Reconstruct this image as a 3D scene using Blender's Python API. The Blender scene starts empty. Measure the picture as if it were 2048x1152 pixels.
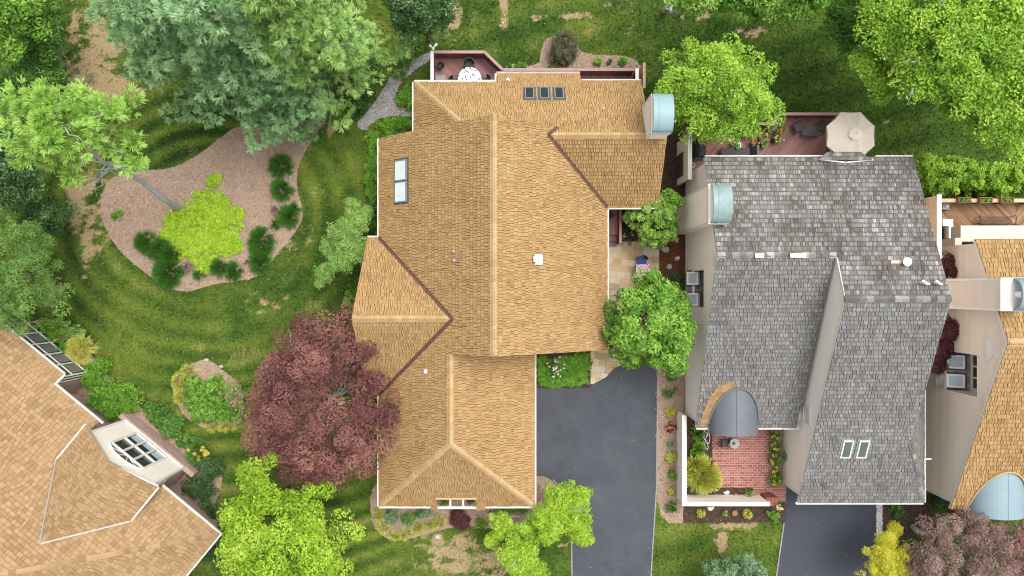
import bpy, math, random
import numpy as np
from mathutils import Vector, Matrix
from mathutils.geometry import tessellate_polygon

SC = bpy.context.scene
COL = SC.collection
H = 40.0           # flying height of the camera, metres
F = 1422.0         # focal length in pixels of the 2048 wide photograph
R = math.radians

def S(z=0.0): return F / (H - z)
def P(px, py, z=0.0):
    """survey point: where the sight line through a photo pixel meets height z"""
    s = S(z)
    return Vector(((px - 1024) / s, (576 - py) / s, z))
def P2(px, py, z=0.0):
    p = P(px, py, z); return (p.x, p.y)

# ------------------------------------------------------------------ materials
MATS = {}
def nodes_of(name):
    m = bpy.data.materials.new(name); m.use_nodes = True
    nt = m.node_tree; nt.nodes.clear()
    out = nt.nodes.new('ShaderNodeOutputMaterial')
    return m, nt, out
def ramp(nt, cols, pos=None):
    n = nt.nodes.new('ShaderNodeValToRGB')
    e = n.color_ramp.elements
    k = len(cols)
    pos = pos or [i / (k - 1) for i in range(k)]
    e[0].position = pos[0]; e[0].color = (*cols[0], 1)
    e[1].position = pos[-1]; e[1].color = (*cols[-1], 1)
    for i in range(1, k - 1):
        x = e.new(pos[i]); x.color = (*cols[i], 1)
    return n
def mth(nt, op, a, b=None, c=None):
    n = nt.nodes.new('ShaderNodeMath'); n.operation = op
    for i, v in enumerate((a, b, c)):
        if v is None: continue
        if isinstance(v, (int, float)): n.inputs[i].default_value = v
        else: nt.links.new(v, n.inputs[i])
    return n.outputs[0]
def noise(nt, vec, scale, detail=4, rough=.6, dim='3D'):
    n = nt.nodes.new('ShaderNodeTexNoise'); n.noise_dimensions = dim
    n.inputs['Scale'].default_value = scale; n.inputs['Detail'].default_value = detail
    n.inputs['Roughness'].default_value = rough
    nt.links.new(vec, n.inputs['Vector']); return n.outputs['Fac']
def attr(nt, name, out='Fac'):
    n = nt.nodes.new('ShaderNodeAttribute'); n.attribute_name = name; return n.outputs[out]
def geo_pos(nt):
    return nt.nodes.new('ShaderNodeNewGeometry').outputs['Position']
def bsdf(nt, col, rough=.8, spec=.3, metal=0.0):
    b = nt.nodes.new('ShaderNodeBsdfPrincipled')
    if isinstance(col, tuple): b.inputs['Base Color'].default_value = (*col, 1)
    else: nt.links.new(col, b.inputs['Base Color'])
    b.inputs['Roughness'].default_value = rough
    b.inputs['Specular IOR Level'].default_value = spec
    b.inputs['Metallic'].default_value = metal
    return b
def add_bump(nt, b, h, strength, dist=.02):
    n = nt.nodes.new('ShaderNodeBump'); n.inputs['Strength'].default_value = strength
    n.inputs['Distance'].default_value = dist
    nt.links.new(h, n.inputs['Height']); nt.links.new(n.outputs['Normal'], b.inputs['Normal'])

def mat(name, cols, wr=0.0, noises=((8, .3),), rough=.8, spec=.3, metal=0.0, bump=0.0, bscale=40, base=.5):
    """colour = ramp(base + wr*(r-.5) + sum w*(noise-.5)*2)"""
    m, nt, out = nodes_of(name)
    pos = geo_pos(nt)
    v = None
    if wr:
        v = mth(nt, 'MULTIPLY_ADD', attr(nt, 'r'), wr, base - wr * .5)
    for sc, w in noises:
        f = mth(nt, 'MULTIPLY_ADD', noise(nt, pos, sc), 2 * w, -w)
        v = mth(nt, 'ADD', f, base if v is None else v)
    if v is None: v = base
    if len(cols) == 1: cols = [cols[0], cols[0]]
    rp = ramp(nt, cols)
    if isinstance(v, (int, float)): rp.inputs[0].default_value = v
    else: nt.links.new(v, rp.inputs[0])
    b = bsdf(nt, rp.outputs[0], rough, spec, metal)
    if bump: add_bump(nt, b, noise(nt, pos, bscale, 5), bump)
    nt.links.new(b.outputs[0], out.inputs[0])
    MATS[name] = m; return m

def leaf_mat(name, cols, tr=.28, rough=.55, spec=.25, pos=None):
    m, nt, out = nodes_of(name)
    rp = ramp(nt, cols, pos); nt.links.new(attr(nt, 'r'), rp.inputs[0])
    b = bsdf(nt, rp.outputs[0], rough, spec)
    t = nt.nodes.new('ShaderNodeBsdfTranslucent')
    nt.links.new(rp.outputs[0], t.inputs[0])
    mx = nt.nodes.new('ShaderNodeMixShader'); mx.inputs[0].default_value = tr
    nt.links.new(b.outputs[0], mx.inputs[1]); nt.links.new(t.outputs[0], mx.inputs[2])
    nt.links.new(mx.outputs[0], out.inputs[0])
    MATS[name] = m; return m

def glass_mat(name, col, rough=.08):
    m, nt, out = nodes_of(name)
    rp = ramp(nt, [tuple(c * .7 for c in col), col])
    nt.links.new(noise(nt, geo_pos(nt), 1.7), rp.inputs[0])
    b = bsdf(nt, rp.outputs[0], rough, .6)
    nt.links.new(b.outputs[0], out.inputs[0]); MATS[name] = m; return m

# ------------------------------------------------------------------ objects
def world_loc(o):
    v = Vector((0, 0, 0))
    while o is not None:
        v = v + o.location; o = o.parent
    return v
def setp(o, label=None, cat=None, group=None, kind=None):
    if label: o['label'] = label
    if cat: o['category'] = cat
    if group: o['group'] = group
    if kind: o['kind'] = kind
    return o
def thing(name, label, cat, loc=(0, 0, 0), group=None):
    o = bpy.data.objects.new(name, None); COL.objects.link(o)
    o.location = loc; o.empty_display_size = .3
    return setp(o, label, cat, group)

class MB:
    """collects faces of ONE part"""
    def __init__(s, auto=False): s.v = []; s.f = []; s.r = []; s.M = None; s.cuts = []; s.auto = auto
    def cut(s):
        """what follows is a further piece, an object of its own"""
        if s.f and (not s.cuts or s.cuts[-1] != len(s.f)): s.cuts.append(len(s.f))
    def add(s, pts, r=None):
        i = len(s.v)
        for p in pts:
            p = Vector(p)
            s.v.append(s.M @ p if s.M is not None else p)
        s.f.append(tuple(range(i, i + len(pts)))); s.r.append(random.random() if r is None else r)
    def mesh(s, pts, faces, r=None):
        i = len(s.v); r = random.random() if r is None else r
        for p in pts:
            p = Vector(p); s.v.append(s.M @ p if s.M is not None else p)
        for f in faces: s.f.append(tuple(i + k for k in f)); s.r.append(r)
    def obox(s, c, ex, ey, ez, r=None):
        if s.auto: s.cut()
        c, ex, ey, ez = Vector(c), Vector(ex), Vector(ey), Vector(ez)
        p = [c + a * ex + b * ey + d * ez for d in (-1, 1) for a, b in ((-1, -1), (1, -1), (1, 1), (-1, 1))]
        s.mesh(p, [(3, 2, 1, 0), (4, 5, 6, 7), (0, 1, 5, 4), (1, 2, 6, 5), (2, 3, 7, 6), (3, 0, 4, 7)], r)
    def box(s, x0, x1, y0, y1, z0, z1, r=None):
        s.obox(((x0 + x1) / 2, (y0 + y1) / 2, (z0 + z1) / 2), ((x1 - x0) / 2, 0, 0), (0, (y1 - y0) / 2, 0), (0, 0, (z1 - z0) / 2), r)
    def beam(s, a, b, w, h, r=None):
        """bar from a to b, w wide (horizontal), h high (centred)"""
        a, b = Vector(a), Vector(b); d = (b - a)
        if d.length < 1e-6: return
        u = Vector((-d.y, d.x, 0))
        u = u.normalized() if u.length > 1e-6 else Vector((1, 0, 0))
        n = d.normalized().cross(u).normalized()
        s.obox((a + b) / 2, d / 2, u * w / 2, n * h / 2, r)
    def prism(s, poly, z0, z1, r=None):
        n = len(poly)
        pts = [(x, y, z0) for x, y in poly] + [(x, y, z1) for x, y in poly]
        s.mesh(pts, [(i, (i + 1) % n, n + (i + 1) % n, n + i) for i in range(n)], r)
        tri = tessellate_polygon([[Vector((x, y, 0)) for x, y in poly]])
        s.mesh([(x, y, z1) for x, y in poly], [tuple(t) for t in tri], r)
        s.mesh([(x, y, z0) for x, y in poly], [tuple(t) for t in tri], r)
    def sheet(s, poly, z, r=None):
        tri = tessellate_polygon([[Vector((x, y, 0)) for x, y in poly]])
        s.mesh([(x, y, z) for x, y in poly], [tuple(t) if (Vector(poly[t[1]])-Vector(poly[t[0]])).cross(Vector(poly[t[2]])-Vector(poly[t[0]])) > 0 else tuple(t)[::-1] for t in tri], r)
    def tube(s, pts, rad, n=8, cap=True, r=None):
        pts = [Vector(p) for p in pts]
        if isinstance(rad, (int, float)): rad = [rad] * len(pts)
        rings = []; V = []
        ref = Vector((.13, .91, .37))
        for i, p in enumerate(pts):
            d = (pts[min(i + 1, len(pts) - 1)] - pts[max(i - 1, 0)])
            d = d.normalized() if d.length > 0 else Vector((0, 0, 1))
            a = d.cross(ref)
            a = a.normalized() if a.length > 1e-4 else d.orthogonal().normalized()
            b = d.cross(a)
            for k in range(n):
                t = 2 * math.pi * k / n
                V.append(p + (a * math.cos(t) + b * math.sin(t)) * rad[i])
        fs = []
        for i in range(len(pts) - 1):
            for k in range(n):
                fs.append((i * n + k, i * n + (k + 1) % n, (i + 1) * n + (k + 1) % n, (i + 1) * n + k))
        if cap:
            fs.append(tuple(range(n))[::-1]); m = (len(pts) - 1) * n
            fs.append(tuple(range(m, m + n)))
        s.mesh(V, fs, r)
    def lathe(s, c, prof, n=20, r=None):
        """prof = [(radius, z)...] from bottom to top, about the vertical through c"""
        c = Vector(c); V = []
        for rr, z in prof:
            for k in range(n):
                t = 2 * math.pi * k / n
                V.append(c + Vector((rr * math.cos(t), rr * math.sin(t), z)))
        fs = []
        for i in range(len(prof) - 1):
            for k in range(n):
                fs.append((i * n + k, i * n + (k + 1) % n, (i + 1) * n + (k + 1) % n, (i + 1) * n + k))
        fs.append(tuple(range(n))[::-1]); m = (len(prof) - 1) * n
        fs.append(tuple(range(m, m + n)))
        s.mesh(V, fs, r)
    def build(s, name, m, parent=None, label=None, cat=None, group=None, kind=None, loc=None, smooth=False):
        if s.cuts:
            first = None
            for a, b in zip([0] + s.cuts, s.cuts + [len(s.f)]):
                q = MB()
                for f, r in zip(s.f[a:b], s.r[a:b]): q.mesh([s.v[i] for i in f], [tuple(range(len(f)))], r)
                o = q.build(name, m, parent, label, cat, group, kind, loc, smooth)
                first = first or o
            return first
        me = bpy.data.meshes.new(name)
        v = np.array([tuple(p) for p in s.v], dtype=np.float64)
        if loc is None:
            if parent is None and kind is None:
                loc = Vector(((v[:, 0].min() + v[:, 0].max()) / 2, (v[:, 1].min() + v[:, 1].max()) / 2, v[:, 2].min()))
            else: loc = Vector((0, 0, 0)) if parent is None else world_loc(parent)
        loc = Vector(loc)
        v = v - np.array(tuple(loc))
        me.from_pydata([tuple(p) for p in v], [], s.f)
        a = me.attributes.new('r', 'FLOAT', 'FACE'); a.data.foreach_set('value', np.array(s.r, dtype=np.float32))
        if smooth: me.polygons.foreach_set('use_smooth', np.ones(len(s.f), dtype=bool))
        me.materials.append(m); me.update()
        o = bpy.data.objects.new(name, me); COL.objects.link(o)
        if parent is not None:
            o.parent = parent; o.location = loc - world_loc(parent)
        else: o.location = loc
        return setp(o, label, cat, group, kind)

def np_mesh(name, V, Q, r, m, parent=None, loc=None, label=None, cat=None, group=None, kind=None):
    """many quads at once; V (n,3), Q (k,4), r (k)"""
    me = bpy.data.meshes.new(name)
    if loc is None:
        loc = world_loc(parent) if parent is not None else Vector((0, 0, 0))
    loc = Vector(loc)
    V = V - np.array(tuple(loc))
    k = len(Q)
    me.vertices.add(len(V)); me.vertices.foreach_set('co', V.astype(np.float32).ravel())
    me.loops.add(k * 4); me.loops.foreach_set('vertex_index', Q.astype(np.int32).ravel())
    me.polygons.add(k)
    me.polygons.foreach_set('loop_start', np.arange(0, 4 * k, 4, dtype=np.int32))
    me.polygons.foreach_set('loop_total', np.full(k, 4, dtype=np.int32))
    a = me.attributes.new('r', 'FLOAT', 'FACE'); a.data.foreach_set('value', r.astype(np.float32))
    me.materials.append(m); me.update(calc_edges=True); me.validate()
    o = bpy.data.objects.new(name, me); COL.objects.link(o)
    if parent is not None: o.parent = parent; o.location = loc - world_loc(parent)
    else: o.location = loc
    return setp(o, label, cat, group, kind)

# ------------------------------------------------------------------ tiled planes: shingles, siding, boards, bricks
def clip_poly(poly, quad):
    """clip polygon (list of 2D) by a convex counter-clockwise quad"""
    out = poly
    for i in range(len(quad)):
        ax, ay = quad[i]; bx, by = quad[(i + 1) % len(quad)]
        inp = out; out = []
        if not inp: return []
        px, py = inp[-1]
        sp = (bx - ax) * (py - ay) - (by - ay) * (px - ax)
        for qx, qy in inp:
            sq = (bx - ax) * (qy - ay) - (by - ay) * (qx - ax)
            if (sp >= 0) != (sq >= 0):
                t = sp / (sp - sq)
                out.append((px + (qx - px) * t, py + (qy - py) * t))
            if sq >= 0: out.append((qx, qy))
            px, py, sp = qx, qy, sq
    return out
def area2(p):
    return sum(p[i - 1][0] * p[i][1] - p[i][0] * p[i - 1][1] for i in range(len(p))) / 2
def plane_axes(pts, up=None):
    n = Vector((0, 0, 0))
    for i in range(len(pts)):
        a, b = Vector(pts[i - 1]), Vector(pts[i])
        n += Vector(((a.y - b.y) * (a.z + b.z), (a.z - b.z) * (a.x + b.x), (a.x - b.x) * (a.y + b.y)))
    n.normalize()
    return n
def tiles(mb, pts, course=.2, wid=(.15, .3), thick=.03, top=.004, gap=0.0, lift=.008, normal=None, vdir=None, off=0.0, rfun=None, seed=1, stagger=None, band=0.0, bandk=.3, side=0.0):
    rg = random.Random(seed)
    n = Vector(normal).normalized() if normal else plane_axes(pts)
    if normal is None and n.z < 0: n = -n
    if vdir is None:
        up = Vector((0, 0, 1)); v = (up - n * up.dot(n)).normalized()
    else: v = Vector(vdir).normalized()
    u = v.cross(n).normalized()
    o = Vector(pts[0])
    poly = [((Vector(p) - o).dot(u), (Vector(p) - o).dot(v)) for p in pts]
    if area2(poly) < 0: poly = poly[::-1]
    us = [p[0] for p in poly]; vs = [p[1] for p in poly]
    v0 = min(vs); k = 0
    while v0 < max(vs):
        v1 = v0 + course
        uu = min(us) - (rg.random() * wid[1] if stagger is None else (k % 2) * stagger) - .01
        while uu < max(us):
            w = rg.uniform(*wid); u1 = uu + w
            g = gap / 2
            h_ = side * (.5 + rg.random()) / 2
            c = clip_poly(poly, [(uu + g + h_, v0 + g), (u1 - g - h_, v0 + g), (u1 - g - h_, v1 - g), (uu + g + h_, v1 - g)])
            uu = u1
            if len(c) < 3 or abs(area2(c)) < 1e-5: continue
            rr = rg.random()
            if rfun: rr = rfun(rr, o + u * c[0][0] + v * c[0][1])
            lf = rg.random() * lift
            up_ = []; dn = []
            for a, b in c:
                h = top + (thick - top) * max(0, min(1, (v1 - b) / course)) + lf + off
                q = o + u * a + v * b
                up_.append(q + n * h); dn.append(q + n * (off - .004))
            m = len(c)
            mb.mesh(up_ + dn, [tuple(range(m))] + [(i, m + i, m + (i + 1) % m, (i + 1) % m) for i in range(m)], rr)
            if band:          # shade line of the butt, painted as a darker strip on each shingle
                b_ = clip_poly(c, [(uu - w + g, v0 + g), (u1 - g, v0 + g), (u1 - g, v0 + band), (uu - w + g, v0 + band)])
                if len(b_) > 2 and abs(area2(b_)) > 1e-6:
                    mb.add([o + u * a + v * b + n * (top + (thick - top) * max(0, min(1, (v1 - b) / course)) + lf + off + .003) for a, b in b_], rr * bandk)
        v0 = v1; k += 1

def underlay(mb, pts):
    a = [Vector(p) + Vector((0, 0, .0015)) for p in pts]
    tri = tessellate_polygon([[Vector((p.x, p.y, 0)) for p in a]]); mb.mesh(a, [tuple(x) for x in tri], .5)
def slab(mb, pts, t=.14, inset=0.0):
    """underlay, soffit and fascia below a roof plane"""
    a = [Vector(p) - Vector((0, 0, .004)) for p in pts]; b = [Vector(p) - Vector((0, 0, t)) for p in pts]
    m = len(a)
    mb.mesh(a + b, [(i, (i + 1) % m, m + (i + 1) % m, m + i) for i in range(m)], .5)
    n = plane_axes(pts)
    tri = tessellate_polygon([[Vector((p.x, p.y, 0)) if abs(n.z) > .2 else Vector((p.y, p.z, 0)) for p in a]])
    mb.mesh(a, [tuple(x) for x in tri], .5); mb.mesh(b, [tuple(x) for x in tri], .5)

def ridge(mb, a, b, sl1, sl2, w=.15, step=.32, lift=.035, seed=3):
    """overlapping cap shingles along a ridge or hip; sl = slopes (drop per metre) to either side"""
    mb.cut()
    rg = random.Random(seed)
    a, b = Vector(a), Vector(b); L = (b - a).length; d = (b - a) / L
    side = Vector((-d.y, d.x, 0)).normalized()
    k = max(1, int(L / step))
    for i in range(k):
        p = a + d * (L * i / k); q = a + d * (L * (i + 1.12) / k)
        lz = Vector((0, 0, lift + rg.random() * .012)); l2 = Vector((0, 0, lift + .022))
        r_ = rg.random()
        for sg, sl in ((1, sl1), (-1, sl2)):
            off = side * sg * w - Vector((0, 0, sl * w))
            f = [p + lz, q + l2, q + l2 + off, p + lz + off]
            dz = Vector((0, 0, .05))
            mb.mesh(f + [x - dz for x in f], [(0, 1, 2, 3), (0, 3, 7, 4), (1, 2, 6, 5), (3, 2, 6, 7)], r_)

def valley(mb, a, b, sl1, sl2, w=.085, lift=.06):
    mb.cut()
    a, b = Vector(a), Vector(b); d = (b - a).normalized()
    side = Vector((-d.y, d.x, 0)).normalized()
    for sg, sl in ((1, sl1), (-1, sl2)):
        o = side * sg * w + Vector((0, 0, sl * w)); l = Vector((0, 0, lift))
        mb.add([a + l, b + l, b + l + o, a + l + o], .5)

# ------------------------------------------------------------------ foliage
def unit(rg, n):
    v = rg.normal(size=(n, 3)); return v / np.linalg.norm(v, axis=1)[:, None]
def nrm(a): return a / np.maximum(np.linalg.norm(a, axis=1), 1e-9)[:, None]
def crown(rg, c, rad, K, rc, shell=.7, lob=.15, zlow=-.3):
    d = unit(rg, K); d[:, 2] = np.where(d[:, 2] < zlow, -d[:, 2], d[:, 2])
    ph = np.arctan2(d[:, 1], d[:, 0]); f = np.ones(K)
    for k in (2, 3, 5, 7):
        f += lob / 2 * np.sin(k * ph + rg.uniform(0, 6.28) + d[:, 2] * 2)
    rho = shell + (1 - shell) * rg.random(K)
    rad = np.maximum(np.array(rad) - rc * .75, .05)
    return np.array(c) + d * rad * (rho * f)[:, None]
def leaves(rg, C, Rk, M, size, flat=.75, up=.5, asp=.5, zmin=-.35, tk=.4, jit=.8, inner=.5):
    K = len(C); Rk = np.broadcast_to(np.asarray(Rk, float), (K,))
    tone = rg.random(K)
    idx = np.repeat(np.arange(K), M); n = len(idx)
    d = unit(rg, n); d[:, 2] = np.where(d[:, 2] < zmin, -d[:, 2], d[:, 2])
    rho = inner + (1 - inner) * rg.random(n) ** .6
    p = C[idx] + d * (Rk[idx] * rho)[:, None] * np.array([1, 1, flat])
    nn = nrm(d * .7 + np.array([0, 0, up]) + jit * unit(rg, n))
    a = nrm(np.cross(nn, unit(rg, n))); b = np.cross(nn, a)
    L = (size * (.65 + .7 * rg.random(n)))[:, None] * .5; W = L * asp * 2
    fold = nn * W * .3
    V = np.stack([p - a * L, p + b * W * .5 + a * L * .1 - fold, p + a * L, p - b * W * .5 + a * L * .1 - fold], 1).reshape(-1, 3)
    r = np.clip(tone[idx] * tk + rg.random(n) * (1 - tk), 0, 1)
    return V, r
def blades(rg, Pn, D, n, L, w, spread=.7, droop=.2, tk=.4, tip=.35):
    K = len(Pn); tone = rg.random(K); idx = np.repeat(np.arange(K), n); m = len(idx)
    d = nrm(D[idx] + spread * unit(rg, m))
    l = (L * (.6 + .7 * rg.random(m)))[:, None]
    p = Pn[idx]; q = p + d * l; q[:, 2] -= droop * l[:, 0] * (1 - d[:, 2])
    s = nrm(np.cross(d, np.array([0, 0, 1.]) + .55 * unit(rg, m))) * w * .5
    V = np.stack([p - s, p + s, q + s * tip, q - s * tip], 1).reshape(-1, 3)
    r = np.clip(tone[idx] * tk + rg.random(m) * (1 - tk), 0, 1)
    return V, r
def quads(V): return np.arange(len(V)).reshape(-1, 4)

def hash2(ix, iy, seed):
    h = (ix.astype(np.int64) * 374761393 + iy.astype(np.int64) * 668265263 + seed * 974634777) & 0x7fffffff
    h = ((h ^ (h >> 13)) * 1274126177) & 0x7fffffff
    return ((h ^ (h >> 16)) & 0xffff) / 65535.0
def noise2(x, y, f, seed=0, oct=3):
    t = np.zeros_like(x); amp = 1.0; tot = 0
    for o in range(oct):
        X = x * f; Y = y * f; ix = np.floor(X); iy = np.floor(Y); fx = X - ix; fy = Y - iy
        fx = fx * fx * (3 - 2 * fx); fy = fy * fy * (3 - 2 * fy)
        a = hash2(ix, iy, seed + o); b = hash2(ix + 1, iy, seed + o); c = hash2(ix, iy + 1, seed + o); d = hash2(ix + 1, iy + 1, seed + o)
        t += amp * ((a * (1 - fx) + b * fx) * (1 - fy) + (c * (1 - fx) + d * fx) * fy)
        tot += amp; amp *= .55; f *= 2.1
    return t / tot
def in_poly(x, y, poly):
    ins = np.zeros(x.shape, bool); j = len(poly) - 1
    for i in range(len(poly)):
        xi, yi = poly[i]; xj, yj = poly[j]
        if yi != yj:
            c = ((yi > y) != (yj > y)) & (x < (xj - xi) * (y - yi) / (yj - yi) + xi)
            ins ^= c
        j = i
    return ins
def smooth_poly(pts, it=2):
    for _ in range(it):
        q = []
        for i in range(len(pts)):
            a, b = pts[i], pts[(i + 1) % len(pts)]
            q += [(a[0] * .75 + b[0] * .25, a[1] * .75 + b[1] * .25), (a[0] * .25 + b[0] * .75, a[1] * .25 + b[1] * .75)]
        pts = q
    return pts
# ================================================================== camera, light
cam = bpy.data.cameras.new('camera'); cam_o = bpy.data.objects.new('camera', cam); COL.objects.link(cam_o)
cam_o.location = (0, 0, H); cam_o.rotation_euler = (0, 0, 0)
cam.sensor_width = 36; cam.lens = 36 * F / 2048; cam.clip_end = 500
SC.camera = cam_o
w = bpy.data.worlds.new('World'); SC.world = w; w.use_nodes = True
nt = w.node_tree; bg = nt.nodes['Background']; sky = nt.nodes.new('ShaderNodeTexSky')
sky.sky_type = 'NISHITA'; sky.sun_disc = False
SUN_EL, SUN_AZ = 68.0, 50.0          # azimuth from image-up towards image-right
sky.sun_elevation = R(SUN_EL); sky.sun_rotation = R(SUN_AZ)
sky.air_density = 1.0; sky.dust_density = 6.0; sky.ozone_density = .4
hs = nt.nodes.new('ShaderNodeHueSaturation'); hs.inputs['Saturation'].default_value = .18   # overcast: a nearly white sky
nt.links.new(sky.outputs[0], hs.inputs['Color']); nt.links.new(hs.outputs[0], bg.inputs['Color']); bg.inputs['Strength'].default_value = .15
sl = bpy.data.lights.new('sun', 'SUN'); sl.energy = .75; sl.angle = R(60); sl.color = (1, .97, .92)
so = bpy.data.objects.new('sun', sl); COL.objects.link(so); so.location = (20, 20, 60)
sd = Vector((math.sin(R(SUN_AZ)) * math.cos(R(SUN_EL)), math.cos(R(SUN_AZ)) * math.cos(R(SUN_EL)), math.sin(R(SUN_EL))))
so.rotation_euler = sd.to_track_quat('Z', 'Y').to_euler()
SC.view_settings.view_transform = 'Standard'; SC.view_settings.look = 'None'
SC.view_settings.exposure = 0.88; SC.view_settings.gamma = 1
SC.cycles.use_denoising = True; SC.cycles.use_adaptive_sampling = False; SC.cycles.filter_width = 1.1
SC.cycles.max_bounces = 6; SC.cycles.transparent_max_bounces = 8

# ================================================================== materials
mat('tan_shingle', [(0.160, 0.093, 0.039), (0.300, 0.186, 0.079), (0.355, 0.230, 0.104), (0.420, 0.289, 0.140)], wr=.62, noises=((.35, .13), (1.6, .08), (30, .10)), rough=.85, spec=.15, bump=.25, bscale=60)
mat('tan_cap', [(0.331, 0.220, 0.101), (0.452, 0.326, 0.176)], wr=.6, noises=((20, .2),), rough=.85, spec=.15)
mat('pale_shingle', [(.18, .11, .05), (.30, .197, .102), (.37, .25, .138)], wr=.7, noises=((.4, .1), (30, .1)), rough=.85, spec=.15, bump=.25, bscale=60)
mat('grey_shingle', [(0.048, 0.045, 0.042), (0.138, 0.133, 0.126), (0.199, 0.195, 0.185), (0.323, 0.318, 0.309)], wr=.55, noises=((.5, .12), (26, .16)), rough=.9, spec=.12, bump=.35, bscale=50)
mat('weathered_shingle', [(0.054, 0.046, 0.040), (0.128, 0.116, 0.106), (0.218, 0.209, 0.198), (0.454, 0.440, 0.426)], wr=.6, noises=((.7, .32), (22, .22)), rough=.9, spec=.12, bump=.35, bscale=50)
mat('cedar_patch', [(0.196, 0.113, 0.051), (0.317, 0.202, 0.102)], wr=.7, noises=((20, .2),), rough=.85)
mat('pale_patch', [(.46, .36, .29), (.62, .52, .44)], noises=((9, .5),), rough=.8)
mat('white_trim', [(0.607, 0.580, 0.534), (0.773, 0.754, 0.718)], noises=((3, .4),), rough=.55)
mat('soffit', [(.42, .36, .28)], rough=.8)
mat('beige_siding', [(.64, .545, .46), (.76, .665, .57)], wr=.4, noises=((1.2, .25),), rough=.7)
mat('pale_siding', [(.79, .715, .64), (.87, .80, .735)], wr=.3, noises=((.8, .25),), rough=.7)
mat('brown_flash', [(0.080, 0.040, 0.026), (0.136, 0.072, 0.048)], noises=((6, .5),), rough=.5)
mat('copper_green', [(0.093, 0.149, 0.143), (0.186, 0.267, 0.260), (0.273, 0.347, 0.335)], noises=((2.2, .55), (14, .25)), rough=.5, spec=.4)
mat('copper_blue', [(0.152, 0.253, 0.279), (0.241, 0.348, 0.374)], noises=((1.4, .35), (18, .2)), rough=.45, spec=.4)
mat('steel_blue', [(0.159, 0.236, 0.271), (0.225, 0.307, 0.343)], noises=((1.2, .3), (12, .1)), rough=.45, spec=.4)
mat('slate_metal', [(0.075, 0.084, 0.101), (0.128, 0.141, 0.163)], noises=((1.0, .4), (12, .15)), rough=.5, spec=.4)
mat('dark_frame', [(.05, .05, .055), (.11, .11, .115)], noises=((4, .4),), rough=.5)
mat('grey_metal', [(.25, .25, .25), (.42, .42, .42)], noises=((6, .4),), rough=.4, metal=.6)
mat('white_metal', [(.72, .72, .72), (.9, .9, .9)], noises=((6, .4),), rough=.45)
mat('steel', [(.45, .45, .45), (.62, .62, .62)], noises=((4, .4),), rough=.25, metal=.9)
glass_mat('dark_glass', (.035, .042, .045)); glass_mat('pale_blind', (.66, .74, .76), .2); glass_mat('grey_glass', (.20, .19, .175), .3)
glass_mat('green_glass', (.085, .115, .10)); glass_mat('sky_glass', (.50, .58, .66), .12)
mat('dark_void', [(.02, .018, .016)], rough=.9)
mat('asphalt', [(0.035, 0.038, 0.045), (0.060, 0.065, 0.076), (0.097, 0.102, 0.116)], noises=((.22, .28), (.9, .24), (3.5, .14), (60, .2)), rough=.9, spec=.2, bump=.35, bscale=120)
mat('new_asphalt', [(.040, .043, .055), (.065, .069, .085)], noises=((.3, .25), (2, .15), (60, .2)), rough=.9, spec=.2, bump=.3, bscale=120)
mat('mulch', [(0.177, 0.115, 0.081), (0.312, 0.225, 0.166), (0.437, 0.340, 0.267)], wr=.7, noises=((1.0, .16), (18, .22)), rough=.95, spec=.1, bump=.6, bscale=30)
mat('dark_mulch', [(.035, .022, .016), (.07, .046, .035), (.13, .09, .07)], wr=.7, noises=((1.4, .2), (18, .22)), rough=.95, spec=.1, bump=.6, bscale=30)
mat('red_mulch', [(.075, .026, .014), (.13, .05, .028), (.2, .09, .055)], wr=.7, noises=((1.4, .2), (18, .22)), rough=.95, spec=.1, bump=.6, bscale=30)
mat('gravel', [(.14, .135, .13), (.29, .28, .27), (.46, .45, .435)], wr=.75, noises=((.9, .25), (22, .2)), rough=.95, spec=.1, bump=.6, bscale=40)
mat('white_stone', [(.38, .38, .38), (.72, .72, .71)], wr=.8, noises=((8, .2),), rough=.8)
mat('brick', [(0.194, 0.065, 0.049), (0.290, 0.109, 0.083), (0.370, 0.166, 0.132)], wr=.7, noises=((.8, .2), (20, .15)), rough=.9, spec=.1)
mat('mortar', [(0.400, 0.284, 0.252), (0.480, 0.361, 0.324)], noises=((2, .4), (20, .2)), rough=.95)
mat('wall_brick', [(.30, .20, .165), (.46, .34, .30)], wr=.7, noises=((8, .2),), rough=.9)
mat('flagstone', [(.33, .23, .12), (.47, .35, .20), (.52, .43, .30), (.46, .43, .39)], wr=.8, noises=((2.5, .22), (9, .15)), rough=.85, spec=.15, bump=.3, bscale=20)
mat('flag_joint', [(.36, .31, .24), (.46, .41, .34)], noises=((6, .4),), rough=.95)
mat('red_deck', [(0.182, 0.084, 0.074), (0.270, 0.135, 0.121), (0.331, 0.176, 0.162)], wr=.6, noises=((.8, .2), (12, .15)), rough=.7)
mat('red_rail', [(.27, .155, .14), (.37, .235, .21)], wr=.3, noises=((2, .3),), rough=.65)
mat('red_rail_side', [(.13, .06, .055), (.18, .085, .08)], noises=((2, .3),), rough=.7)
mat('wood_deck', [(.16, .085, .042), (.27, .155, .08), (.38, .25, .145)], wr=.75, noises=((.8, .2), (12, .15)), rough=.75)
mat('tan_rail', [(.42, .28, .17), (.56, .41, .27)], wr=.3, noises=((2, .3),), rough=.7)
mat('grey_wood', [(.14, .125, .12), (.26, .24, .23), (.36, .34, .33)], wr=.7, noises=((6, .3),), rough=.85)
mat('bark', [(.10, .075, .055), (.22, .18, .145)], noises=((9, .5),), rough=.95, bump=.6, bscale=25)
mat('grey_bark', [(0.240, 0.234, 0.222), (0.504, 0.492, 0.468)], noises=((7, .5),), rough=.95, bump=.5, bscale=25)
mat('umbrella_cloth', [(.66, .56, .46), (.76, .67, .57)], noises=((1.5, .3),), rough=.9)
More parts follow.
